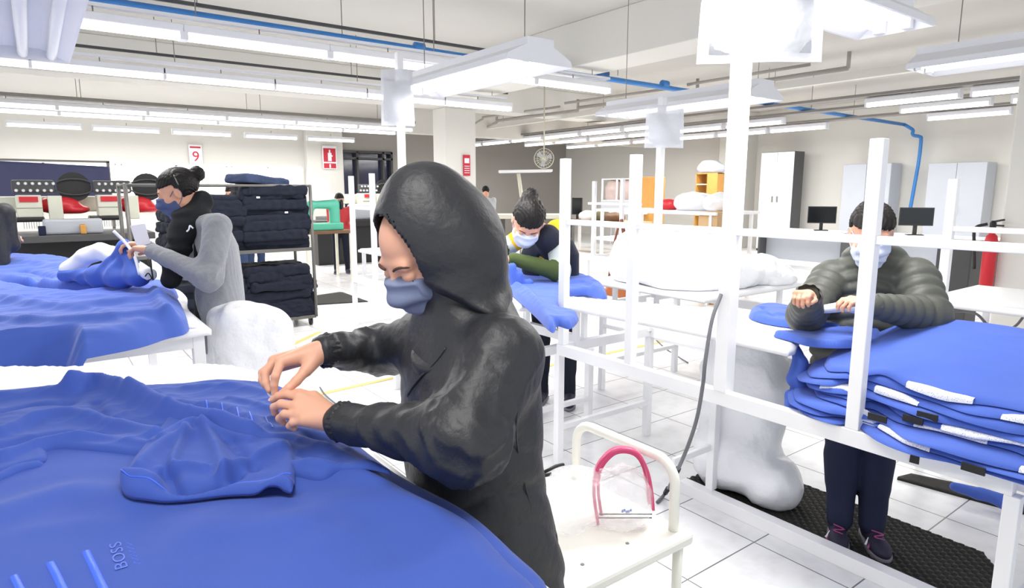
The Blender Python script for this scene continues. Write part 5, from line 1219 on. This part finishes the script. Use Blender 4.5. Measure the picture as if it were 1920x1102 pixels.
def cuff(p, d, r, w, m, parent, name='cuff', n=26, seed=1):
    """gathered elastic cuff: torus of small pleats"""
    d = norm(d); a = norm(np.cross(d, [0, 0, 1])); b = np.cross(d, a); V = []; F = []; k = 72
    for j, (off, rr) in enumerate(((-w/2, r*.94), (-w/4, r*1.04), (0, r*1.10), (w/4, r*1.05), (w/2, r*.90), (w/2-.002, r*.78))):
        for i in range(k):
            t = 2*math.pi*i/k; q = rr*(1+.045*math.sin(n*t+seed)+.03*math.sin(n*.5*t+j)); V.append(np.array(p)+d*off+(a*math.cos(t)+b*math.sin(t))*q)
    for j in range(5):
        for i in range(k): F.append((j*k+i, j*k+(i+1) % k, (j+1)*k+(i+1) % k, (j+1)*k+i))
    return link_mesh(name, V, F, m, parent, True)
def legs_vf(hip, R2, foot, w=.09, r=(.085, .058, .045), h=.014, knee_f=.02, sep=.1):
    def f(X, Y, Z):
        o = None
        for s in (-1, 1):
            H = np.array(hip)+np.array([*R2[0], 0])*s*w; Ft = np.array(foot)+np.array([*R2[0], 0])*s*sep; K_ = (H+Ft)/2+np.array([*R2[1], 0])*knee_f; K_[2] = .46
            Ft[2] = .09; c = smin(cap(X, Y, Z, H, K_, r[0], r[1]), cap(X, Y, Z, K_, Ft, r[1], r[2]), .03)
            c = smin(c, cap(X, Y, Z, (K_*.45+Ft*.55)-np.array([*R2[1], 0])*.012, (K_*.7+Ft*.3)-np.array([*R2[1], 0])*.014, r[2]+.005, r[1]), .03)
            o = c if o is None else np.minimum(o, c)
        return o+.0015*wav(X, Y, Z, 40, 3)
    H = np.array(hip); F_ = np.array(foot); lo = np.minimum(H, F_)-.26; hi = np.maximum(H, F_)+.26; lo[2] = .05; hi[2] = H[2]+.09
    return nets(f, lo, hi, h)
def shoes(parent, foot, R2, sep=.1, m='shoe', trim=True, h=.006, splay=.12, sc=1.0):
    for s in (-1, 1):
        c = np.array(foot)+np.array([*R2[0], 0])*s*sep; f2 = norm([R2[1][0]+s*splay*R2[0][0], R2[1][1]+s*splay*R2[0][1], 0]); r2 = np.array([f2[1], -f2[0], 0]); Rm = np.array([r2, f2, [0, 0, 1]])
        def up(X, Y, Z):
            o = smin(ell(X, Y, Z, (0, .10, .040), (.043, .085, .038)), ell(X, Y, Z, (0, -.01, .055), (.036, .07, .055)), .03); o = smin(o, cap(X, Y, Z, (0, -.02, .06), (0, -.02, .115), .040, .042), .02)
            return smax(o, .02-Z, .006)
        def so(X, Y, Z): return smax(smax(smin(ell(X, Y, Z, (0, .09, .02), (.049, .095, .05)), ell(X, Y, Z, (0, -.02, .02), (.042, .085, .05)), .03), Z-.028, .006), -Z, .004)
        c[2] = 0
        v, q = nets(up, (-.07, -.12, 0), (.07, .21, .15), h); o = put('shoe', (c+(v*sc)@Rm, q), M[m], parent)
        v, q = nets(so, (-.07, -.13, -.01), (.07, .21, .05), h); put('shoe_sole', (c+(v*sc)@Rm, q), M['shoe_sole'], o)
        if trim:
            for k in range(2):
                a = c+np.array([.03-.0*k, .06+.03*k, .055])@Rm; b = c+np.array([.046, .075+.03*k, .03])@Rm; MB().bar(a, b, .008, .006).build('shoe_stripe', M['paper'] if k == 0 else M['shoe_pink'], o)
            MB().tube([c+np.array([.043*math.cos(t), -.02+.045*math.sin(t), .118])@Rm for t in np.linspace(0, 2*math.pi, 17)[:-1]], .005, 6, True).build('shoe_collar', M['shoe_pink'], o, True)
            MB().tube(catmull([c+np.array(p)@Rm for p in ((.02, .05, .085), (-.02, .07, .08), (.02, .085, .076), (-.015, .10, .072))], 4), .003, 6).build('shoelace', M['shoe_pink'], o, True)
def add_head(t, hp, mask, hair=True, maskname='face_mask', extra_body=()):
    put('body', join_vf([hp['head'], *extra_body]), M['skin'], t)
    mk = put(maskname, hp['mask'], M[mask], t)
    for l in hp['loops']: MB().tube(l, .0016, 6).build('ear_loop', M[mask], mk, True)
    for l in hp['lash']: MB().tube(l, [.0004]+[.0011]*(len(l)-2)+[.0004], 6).build('eyelashes', M['lash'], t, True)
    for l in hp['brow']: MB().tube(l, [.0012]+[.0026]*(len(l)-3)+[.0018, .0008], 6).build('eyebrow', M['brow'], t, True)
    if hair and 'hair' in hp: put('hair', hp['hair'], M['hair'], t)

# ---- hooded worker in the foreground
F2 = norm([-.98, .10, 0])[:2]; R2 = (np.array([F2[1], -F2[0]]), F2)
foot = (.80, 1.02, 0)
T = empty('person', (.72, 1.06, 0), 'person in a charcoal hooded jacket and grey blue mask at the near blue shirts', 'person')
hc = at_d(800, 470, 1.265)
Rh = frame((-.93, -.12), .62)
hp = head_parts(hc, Rh, .98, hair=None, neck_to=at_d(880, 640, 1.26), h=.0022, mask_top=-.004)
# hands
def PD(L_): return [at_d(*p) for p in L_]
WR = at_d(604, 657, 1.345); WL = at_d(630, 788, 1.20)
KR = [(PD([(527, 678, 1.30), (516, 706, 1.265), (514, 722, 1.262), (515, 737, 1.262)]), .0098, 'f'),
      (PD([(514, 676, 1.325), (497, 700, 1.295), (499, 718, 1.283), (505, 731, 1.277)]), .0100, 'f'),
      (PD([(512, 682, 1.35), (492, 698, 1.335), (491, 712, 1.32), (496, 722, 1.312)]), .0094, 'f'),
      (PD([(514, 690, 1.37), (497, 702, 1.365), (494, 712, 1.355), (497, 719, 1.345)]), .0082, 'f'),
      (PD([(574, 694, 1.30), (556, 714, 1.275), (541, 728, 1.262), (529, 737, 1.258)]), .0112, 'thumb')]
KL = [(PD([(562, 745, 1.235), (538, 739, 1.25), (522, 742, 1.253), (512, 749, 1.256)]), .0100, 'f'),
      (PD([(556, 762, 1.215), (527, 757, 1.222), (514, 763, 1.232), (515, 774, 1.236)]), .0100, 'f'),
      (PD([(560, 778, 1.20), (533, 776, 1.20), (524, 784, 1.208), (532, 792, 1.215)]), .0095, 'f'),
      (PD([(572, 788, 1.19), (549, 792, 1.19), (543, 798, 1.195), (552, 803, 1.20)]), .0085, 'f'),
      (PD([(588, 744, 1.25), (562, 737, 1.262), (545, 737, 1.262), (529, 740, 1.262)]), .0105, 'thumb')]
SHN, SHF = at_d(945, 662, 1.13), at_d(790, 640, 1.41)
ELN, ELF = at_d(872, 826, 1.03), at_d(716, 655, 1.50)
def armskin(a, b, r0, r1): return nets(lambda X, Y, Z: cap(X, Y, Z, a, b, r0, r1), np.minimum(a, b)-.06, np.maximum(a, b)+.06, .006)
hr, hl = hand_mesh(WR, KR, .002), hand_mesh(WL, KL, .002)
body = [hr, hl, armskin(WR, WR+(ELF-WR)*.4, .024, .032), armskin(WL, WL+(ELN-WL)*.4, .024, .032),
        nets(lambda X, Y, Z: torso_fn([(.75, .73, 1.06, .14, .09), (1.2, .68, 1.09, .14, .08), (1.33, .66, 1.09, .07, .06)], R2)(X, Y, Z), (.45, .8, .7), (.95, 1.35, 1.4), .02)]
add_head(T, hp, 'mask_blue', hair=False, extra_body=body)
for K_, sgn in ((KR, 1), (KL, 1)):
    for pts, r, kd in K_[:1]+K_[-1:]:
        a, b = np.array(pts[-2]), np.array(pts[-1]); d = norm(b-a); up = norm(np.array([-_f[0]*.6, -_f[1]*.6, .8]) if kd != 'thumb' else np.array([-_f[0], -_f[1], .5])); up = norm(up-d*np.dot(up, d)); s = np.cross(d, up)
        c = b-d*.001+up*r*.66; V = [c+s*x*.0046+d*y*.0062+up*(.0004-.0012*abs(x)) for x, y in ((-1, -1), (0, -1.1), (1, -1), (1, .6), (.6, 1.1), (0, 1.25), (-.6, 1.1), (-1, .6))]; V2 = [v-up*.0015 for v in V]
        link_mesh('fingernail', V+V2, [tuple(range(8)), tuple(range(8, 16))[::-1]]+[(i, (i+1) % 8, 8+(i+1) % 8, 8+i) for i in range(8)], M['nail'], T)
tor = torso_fn([(.52, .735, 1.045, .195, .135), (.62, .725, 1.045, .190, .13), (.74, .715, 1.05, .195, .135), (.85, .695, 1.06, .188, .128), (.95, .685, 1.075, .185, .122), (1.05, .685, 1.08, .188, .122), (1.15, .690, 1.085, .190, .118), (1.22, .692, 1.09, .165, .105), (1.29, .685, 1.09, .10, .09), (1.34, .665, 1.09, .085, .08)], R2)
an = arm_fn(SHN, ELN, WL+(ELN-WL)*.05, (.070, .058, .036), .0060, 3, 95, .06)
af = arm_fn(SHF, ELF, WR+(ELF-WR)*.06, (.066, .052, .032), .0060, 5, 95, .03)
def jk(X, Y, Z):
    o = tor(X, Y, Z); w = wav(X, Y, Z, 9, 21)
    o = o-.0035*(1-2.2*np.abs(wav(X, Y, Z*.55, 16, 61)))-.002*w
    # drag folds from the far armpit to the near hip
    l = (X-.69)*R2[0][0]+(Y-1.08)*R2[0][1]; o = o-.0022*(np.abs(np.sin((Z*1.0+l*1.1)*26+2.2*w))**.6*2-1)*np.clip((1.2-Z)*4, 0, 1)
    o = smin(o, an(X, Y, Z), .05); return smin(o, af(X, Y, Z), .035)
jv = nets(jk, (.15, .62, .50), (1.02, 1.62, 1.38), .0055)
J = put('jacket', jv, M['jacket'], T)
# hood: shell around the head with an open face side
HR = frame((-.93, -.12), .50)
hood_c = hc+np.array([0, 0, .012])
nb = at_d(905, 590, 1.25)
PT = [(704, 412), (716, 438), (744, 462), (770, 486), (796, 520), (812, 556), (820, 592), (824, 630), (826, 660)]
PDm = [1.30, 1.245, 1.19, 1.165, 1.15, 1.148, 1.155, 1.17, 1.20]
rimN = [at_d(u, v, d) for (u, v), d in zip(PT, PDm)]
def hood(X, Y, Z):
    q = [(X-hood_c[0]), (Y-hood_c[1]), (Z-hood_c[2])]
    o = ell(X, Y, Z, at_d(812, 438, 1.27), (.103, .122, .128), HR)
    o = smin(o, ell(X, Y, Z, at_d(792, 364, 1.28), (.055, .072, .052)), .06)
    o = smin(o, ell(X, Y, Z, at_d(862, 480, 1.26), (.095, .095, .12)), .05)
    o = smin(o, ell(X, Y, Z, at_d(870, 570, 1.26), (.095, .075, .085)), .05)
    o = smin(o, ell(X, Y, Z, at_d(905, 592, 1.20), (.038, .045, .030)), .03)
    o = smin(o, cap(X, Y, Z, at_d(855, 590, 1.24), at_d(850, 660, 1.24), .075, .085), .05)
    w = wav(X, Y, Z, 11, 5)
    s = norm(at_d(905, 590, 1.2)-at_d(800, 340, 1.2)); t = (X-hc[0])*s[0]+(Y-hc[1])*s[1]+(Z-hc[2])*s[2]
    n2 = norm(np.cross(s, [_f[0], _f[1], 0])); g = (X-hc[0])*n2[0]+(Y-hc[1])*n2[1]+(Z-hc[2])*n2[2]
    o = o-.0030*(1-2.2*np.abs(wav(X, Y, Z, 20, 77)))*np.clip((t+.10)/.14, .15, 1)-.002*w-.002*np.sin(g*46+1.9*w+t*9)*np.clip((t+.02)/.1, 0, 1)
    # gathers at the neck and beside the face
    dn = np.sqrt((X-nb[0])**2+(Y-nb[1])**2+(Z-nb[2])**2); o = o-.004*np.sin(t*95+2*w)*np.exp(-(dn/.09)**2)
    # opening: remove the part in front of the rim plane
    L_ = (X-hc[0])*Rh[0][0]+(Y-hc[1])*Rh[0][1]+(Z-hc[2])*Rh[0][2]; Fw = (X-hc[0])*Rh[1][0]+(Y-hc[1])*Rh[1][1]+(Z-hc[2])*Rh[1][2]; U_ = (X-hc[0])*Rh[2][0]+(Y-hc[1])*Rh[2][1]+(Z-hc[2])*Rh[2][2]
    cut = Fw-np.interp(U_, [-.2, -.12, -.06, 0, .035, .07, .13], [.040, .045, .062, .084, .092, .092, .072])+.75*np.maximum(L_, 0)
    cut2 = smax(smax(-cut*.9, U_-.118, .012), -.135-U_, .01)
    o = smax(o, -cut2, .008)
    inner = ell(X, Y, Z, hc+np.array([0, 0, .0])@np.eye(3), (.086, .125, .125), Rh); inner = smax(smax(inner, -(Fw+.03), .01), -.115-U_, .01)
    return smax(o, -inner, .006)
A = at_d(820, 470, 1.26); hv = nets(hood, A-np.array([.27, .27, .24]), A+np.array([.27, .27, .22]), .0042)
HD = put('hood', hv, M['jacket'], J)
cuff(WL+(ELN-WL)*.06, ELN-WL, .036, .026, M['jacket_seam'], J, n=24)
cuff(WR+(ELF-WR)*.07, ELF-WR, .035, .026, M['jacket_seam'], J, n=22, seed=3)
# zip placket on the front of the jacket
zp = []
for (u, v) in ((836, 652), (822, 672), (806, 690), (790, 706), (775, 724), (764, 742)):
    a, b = at_d(u, v, .9), at_d(u, v, 1.6); lo_, hi_ = 0., 1.
    ts = np.linspace(0, 1, 160); P = a[None]+(b-a)[None]*ts[:, None]; s = jk(P[:, 0], P[:, 1], P[:, 2]); k = np.argmax(s < 0) if (s < 0).any() else None
    if k and (not zp or abs(np.linalg.norm(P[k])-np.linalg.norm(zp[-1])) < .035): zp.append(P[k]-norm(b-a)*.0015)
if len(zp) > 2: MB().tube(catmull(zp, 5), .0032, 6).build('zip_seam', M['jacket_seam'], J, True)
zp = []
for (u, v) in ((972, 765), (968, 800), (972, 850), (982, 900), (995, 950), (1000, 985)):
    a, b = at_d(u, v, .8), at_d(u, v, 1.6); ts = np.linspace(0, 1, 160); P = a[None]+(b-a)[None]*ts[:, None]; s = jk(P[:, 0], P[:, 1], P[:, 2])
    if (s < 0).any(): zp.append(P[np.argmax(s < 0)]-norm(b-a)*.0008)
if len(zp) > 2: MB().tube(catmull(zp, 5), .0016, 6).build('pocket_seam', M['jacket_seam'], J, True)
# gathered rim of the hood
rim_pts = []
for (u, v) in PT[1:]:
    a, b = at_d(u, v, .9), at_d(u, v, 1.6); ts = np.linspace(0, 1, 200); P = a[None]+(b-a)[None]*ts[:, None]; s = hood(P[:, 0], P[:, 1], P[:, 2])
    if (s < 0).any(): rim_pts.append(P[np.argmax(s < 0)])
put('trousers', legs_vf((.74, 1.05, .78), R2, foot, .085), M['navy'], T)
shoes(T, foot, R2, trim=False, h=.01)

# ---- grey jacket worker at the left table
F2 = norm([-.94, .33, 0])[:2]; R2 = (np.array([F2[1], -F2[0]]), F2)
T = empty('person', (.80, 3.60, 0), 'person in a grey ribbed cardigan, black scarf and navy mask behind the left table', 'person')
hc = at_d(334, 361, 3.38)
Rh = frame((-.93, .30), .38)
hp = head_parts(hc, Rh, 1.0, 'bun', neck_to=at_d(372, 425, 3.38), h=.005, mask='mask_navy', mask_top=-.004)
WN = at_d(285, 470, 3.20); WF = at_d(275, 462, 3.42)
hn = gen_hand(WN, at_d(250, 465, 3.2)-WN, np.array([0, 0, 1]), 1, .8, 1.0, .004); hf = gen_hand(WF, at_d(240, 458, 3.38)-WF, np.array([0, 0, 1]), -1, .8, 1.0, .004)
add_head(T, hp, 'mask_navy', extra_body=[hn, hf])
MB().tube([hc+np.array(p)@Rh for p in [(.084*math.cos(a), -.03+.0*a, .03+.088*math.sin(a)) for a in np.linspace(0, math.pi, 16)]], .003, 6).build('hair_band', M['rail_grey'], T, True)
cx, cy = .735, 3.70
tor = torso_fn([(.66, cx+.03, cy-.05, .19, .13), (.85, cx+.02, cy-.03, .185, .13), (1.05, cx+.03, cy, .185, .12), (1.2, cx+.03, cy, .19, .11), (1.28, cx+.02, cy, .15, .09), (1.34, cx, cy, .08, .07)], R2)
SN = at_d(408, 425, 3.25); SF = at_d(360, 420, 3.58); EN = at_d(392, 520, 3.12); EF = at_d(345, 505, 3.62)
an = arm_fn(SN, EN, WN, (.068, .056, .036), .009, 3, 60); af = arm_fn(SF, EF, WF, (.07, .055, .034), .004, 4, 60)
def gj(X, Y, Z):
    o = tor(X, Y, Z); w = (X-cx)*R2[1][0]+(Y-cy)*R2[1][1]
    o = smax(o, w-.055+.02*np.sin(Z*18), .012)     # open at the front
    hdl = at_d(398, 418, 3.34); o = smin(o, ell(X, Y, Z, hdl, (.085, .10, .05)), .04)
    o = smin(smin(o, an(X, Y, Z), .035), af(X, Y, Z), .035); return o+.0018*np.sin(((X-cx)*R2[0][0]+(Y-cy)*R2[0][1])*260)
put('cardigan', nets(gj, (.2, 3.2, .64), (1.15, 4.2, 1.5), .010), M['grey_knit'], T)
put('black_top', nets(lambda X, Y, Z: tor(X, Y, Z)+.006, (.4, 3.3, .66), (1.1, 4.1, 1.36), .014), M['black_knit'], T)
def sc(X, Y, Z):
    a, b, c = at_d(352, 415, 3.30), at_d(385, 385, 3.42), at_d(330, 520, 3.28)
    o = smin(ell(X, Y, Z, at_d(362, 405, 3.38), (.095, .105, .06)), cap(X, Y, Z, at_d(345, 425, 3.30), at_d(322, 520, 3.25), .065, .055), .05)
    return smin(o, cap(X, Y, Z, at_d(378, 375, 3.4), at_d(350, 430, 3.32), .055, .06), .04)+.006*np.sin(wav(X, Y, Z, 14, 3)*6+Z*60)
c = at_d(352, 450, 3.32); put('scarf', nets(sc, c-np.array([.3, .3, .36]), c+np.array([.3, .3, .3]), .009), M['black_knit'], T)
MB().tube(catmull([at_d(362, 428, 3.18), at_d(356, 423, 3.17), at_d(354, 430, 3.17), at_d(350, 434, 3.17)], 4), .004, 6).build('drawstring', M['paper'], T, True)
put('trousers', legs_vf((.80, 3.62, .74), R2, (.82, 3.60, 0), .085, h=.02), M['jean'], T); shoes(T, (.82, 3.60, 0), R2, trim=False, h=.012)

# ---- yellow jumper worker at the second bench
F2 = norm([-.75, -.62, 0])[:2]; R2 = (np.array([F2[1], -F2[0]]), F2)
T = empty('person', (2.85, 3.45, 0), 'person in a yellow, grey and green jumper with a navy vest bending over blue shirts', 'person')
hc = at_d(990, 415, 4.0)
Rh = frame((-.66, -.75), .92, .22)
hp = head_parts(hc, Rh, 1.22, 'tail', neck_to=at_d(1018, 440, 4.12), h=.006, mask_top=.0)
WA = at_d(962, 485, 3.95); WB = at_d(925, 480, 4.15)
add_head(T, hp, 'mask_light', extra_body=[gen_hand(WA, at_d(935, 487, 3.95)-WA, np.array([0, 0, 1]), 1, .6, 1, .005), gen_hand(WB, at_d(900, 480, 4.1)-WB, np.array([0, 0, 1]), -1, .6, 1, .005)])
cc = at_d(1032, 500, 4.35)
tor = torso_fn([(.70, cc[0]+.03, cc[1]+.02, .19, .13), (.95, cc[0], cc[1], .19, .13), (1.08, cc[0]-.03, cc[1]-.03, .19, .12), (1.17, cc[0]-.05, cc[1]-.05, .15, .1), (1.24, cc[0]-.08, cc[1]-.08, .09, .08)], R2)
SA, SB = at_d(1045, 432, 4.2), at_d(985, 440, 4.5); EA, EB = at_d(1050, 510, 4.0), at_d(940, 470, 4.5)
ua = arm_fn(SA, EA, WA, (.075, .062, .038), .004, 2, 50); ub = arm_fn(SB, EB, WB, (.07, .06, .038), .004, 3, 50)
def jumper(part):
    def f(X, Y, Z):
        o = smin(smin(tor(X, Y, Z)+.012, ua(X, Y, Z), .02), ub(X, Y, Z), .02); return o
    return f
yv, yf = nets(jumper(0), cc-np.array([.6, .6, .35]), cc+np.array([.6, .6, .35]), .011)
me_ = link_mesh('jumper', yv, yf, [M['yellow_knit'], M['pale_knit'], M['green_knit']], T, True)
ctr = yv[yf].mean(1); cu = at_d(1000, 500, 4.0)
def tt(P, S, E, W):
    X, Y, Z = P.T; a, t = cap(X, Y, Z, S, E, .07, .06, True); b, u = cap(X, Y, Z, E, W, .06, .04, True); return np.where(a < b, t*.5, .5+u*.5), np.minimum(a, b)
ta, da = tt(ctr, SA, EA, WA); tb, db = tt(ctr, SB, EB, WB); tsel = np.where(da < db, ta, tb); dsel = np.minimum(da, db); inarm = dsel < .02
mi = np.where(inarm & (tsel > .52), 2, np.where(inarm & (tsel > .26), 1, 0)).astype(np.int32); me_.data.polygons.foreach_set('material_index', mi)
def vest(X, Y, Z):
    o = tor(X, Y, Z)-.004; w = (X-cc[0])*R2[1][0]+(Y-cc[1])*R2[1][1]; l = (X-cc[0])*R2[0][0]+(Y-cc[1])*R2[0][1]
    o = smax(o, -smax(-(w-.05), np.abs(l)-.055, .01), .008)
    return smin(o, cap(X, Y, Z, at_d(1026, 446, 4.08), at_d(1040, 470, 4.3), .088, .10), .03)
put('vest', nets(vest, cc-np.array([.35, .35, .32]), cc+np.array([.35, .35, .3]), .011), M['navy_vest'], T)
put('trousers', legs_vf((cc[0]+.05, cc[1]+.02, .74), R2, (cc[0]+.06, cc[1], 0), .085, h=.02), M['jean'], T); shoes(T, (cc[0]+.06, cc[1], 0), R2, trim=False, h=.014)

# ---- olive jacket worker at the right bench
F2 = norm([-.86, -.42, 0])[:2]; R2 = (np.array([F2[1], -F2[0]]), F2)
T = empty('person', (2.80, 1.22, 0), 'person in an olive quilted jacket and pale blue mask standing at the right bench', 'person')
hc = at_d(1634, 437, 2.62)
Rh = frame((-.80, -.62), .42)
hp = head_parts(hc, Rh, 1.0, 'back', neck_to=at_d(1660, 500, 2.72), h=.0042, mask_top=-.002)
WR = at_d(1515, 555, 2.40); WL = at_d(1635, 572, 2.36)
add_head(T, hp, 'mask_light', extra_body=[gen_hand(WR, at_d(1492, 548, 2.28)-WR, np.array([.2, .1, 1]), -1, 1.1, .95, .0035), gen_hand(WL, at_d(1595, 562, 2.36)-WL, np.array([0, 0, 1]), 1, .7, .95, .0035)])
cc = at_d(1632, 560, 2.76)
tor = torso_fn([(.66, cc[0]-.04, cc[1]-.02, .20, .135), (.8, cc[0]-.02, cc[1], .21, .145), (1.0, cc[0], cc[1], .215, .145), (1.12, cc[0]-.005, cc[1], .20, .13), (1.20, cc[0]-.01, cc[1]-.005, .14, .10), (1.27, cc[0]-.02, cc[1]-.01, .085, .08)], R2)
SR, SL = at_d(1560, 520, 2.80), at_d(1715, 520, 2.62); ER, EL = at_d(1510, 592, 2.62), at_d(1742, 592, 2.48)
def puf(S, E, W, rs, n, sd):
    S, E, W = map(np.array, (S, E, W)); l1 = np.linalg.norm(E-S); l2 = np.linalg.norm(W-E)
    def f(X, Y, Z):
        a, t = cap(X, Y, Z, S, E, rs[0], rs[1], True); b, u = cap(X, Y, Z, E, W, rs[1], rs[2], True)
        s = np.where(a < b, t*l1, l1+u*l2); return smin(a, b, .03)-.010*np.abs(np.sin(s*n+.5*wav(X, Y, Z, 10, sd)))+.004
    return f
pr = puf(SR, ER, WR, (.082, .068, .046), 62, 1); pl_ = puf(SL, EL, WL, (.088, .074, .042), 62, 2)
def pj(X, Y, Z):
    l = np.abs((X-cc[0])*R2[0][0]+(Y-cc[1])*R2[0][1]); o = tor(X, Y, Z)-.011*np.abs(np.sin((Z+.25*l)*58+.4*wav(X, Y, Z, 9, 4)))+.004
    o = smin(o, ell(X, Y, Z, at_d(1660, 492, 2.72), (.095, .095, .05)), .02)
    return smin(smin(o, pr(X, Y, Z), .018), pl_(X, Y, Z), .018)
A = cc; J = put('quilted_jacket', nets(pj, (A[0]-.55, A[1]-.55, .64), (A[0]+.45, A[1]+.5, 1.32), .0075), M['puffer'], T)
cuff(WR+(ER-WR)*.0, ER-WR, .046, .03, M['puffer'], J, n=10); cuff(WL, EL-WL, .040, .03, M['puffer'], J, n=10)
foot = (2.70, 1.14, 0)
F3 = norm([-.80, -.55, 0])[:2]; R3_ = (np.array([F3[1], -F3[0]]), F3)
put('leggings', legs_vf((cc[0]-.03, cc[1], .72), R3_, (2.72, 1.17, 0), .07, (.095, .07, .052), .009, .03, .062), M['navy'], T)
shoes(T, (2.72, 1.17, .012), R3_, .066, h=.005, sc=.95)

# ---- far and partial figures
def far_person(c, face, label, m, pants='jean', h=1.55, hairm=True, arms=True, sc=1.0, hood=None, back=False):
    f2 = norm([face[0], face[1], 0])[:2]; R_ = (np.array([f2[1], -f2[0]]), f2); x, y = c; k = h/1.6
    t = empty('person', (x, y, 0), label, 'person'); hc_ = np.array([x, y, 1.46*k])+np.array([*f2, 0])*.05; R0 = frame(face, .35)
    hp = head_parts(hc_, R0, 1.0, 'back', neck_to=(x, y, 1.28*k), h=.011)
    S = [np.array([x, y, 1.27*k])+np.array([*R_[0], 0])*s*.17 for s in (-1, 1)]; E = [p+np.array([*f2, 0])*.08-np.array([0, 0, .25]) for p in S]; W = [p+np.array([*f2, 0])*.22+np.array([0, 0, .03]) for p in E]
    add_head(t, hp, 'mask_light', extra_body=[gen_hand(w, np.array([*f2, 0]), np.array([0, 0, 1]), s, .6, 1, .01) for w, s in zip(W, (-1, 1))])
    to = torso_fn([(.78*k, x, y, .17, .11), (1.0*k, x, y, .17, .11), (1.22*k, x, y, .18, .11), (1.29*k, x, y, .12, .08), (1.33*k, x, y, .07, .06)], R_)
    aa = [arm_fn(S[i], E[i], W[i], (.065, .052, .04), .003, i, 50) for i in (0, 1)]
    put('jacket', nets(lambda X, Y, Z: smin(smin(to(X, Y, Z), aa[0](X, Y, Z), .03), aa[1](X, Y, Z), .03), (x-.45, y-.45, .74), (x+.45, y+.45, 1.4*k), .018), M[m], t)
    put('trousers', legs_vf((x, y, .84*k), R_, (x, y, 0), .08, h=.022), M[pants], t); shoes(t, (x, y, 0), R_, trim=False, h=.016); return t
M['worn_red'] = mat('red_cotton', '#c23a3f', .8, noise=(10, .1)); M['jeans_blue'] = mat('blue_jeans', '#2c3e60', .9, noise=(20, .15))
a = at_d(437, 345, 9.3); far_person((a[0], a[1]), (-.6, -.6), 'person in red standing behind the tall navy stack', 'worn_red', 'jeans_blue', 1.6)
a = at_d(470, 345, 10.4); far_person((a[0], a[1]), (.2, -.9), 'person in blue jeans seen just above the tall navy stack', 'navy', 'jeans_blue', 1.62)
a = at_d(636, 375, 11.6); far_person((a[0], a[1]), (-.3, -.9), 'person in a red top bending behind the green sewing machine', 'worn_red', 'jean', 1.46)
a = at_d(911, 370, 14.5); far_person((a[0], a[1]), (.5, .8), 'person in a pale and navy jacket far behind the pillar', 'silver', 'jean', 1.62)
a = at_d(-50, 380, 4.6); far_person((a[0], a[1]), (.1, .95), 'person in a dark grey jacket cut off by the left edge', 'jacket', 'jean', 1.70)
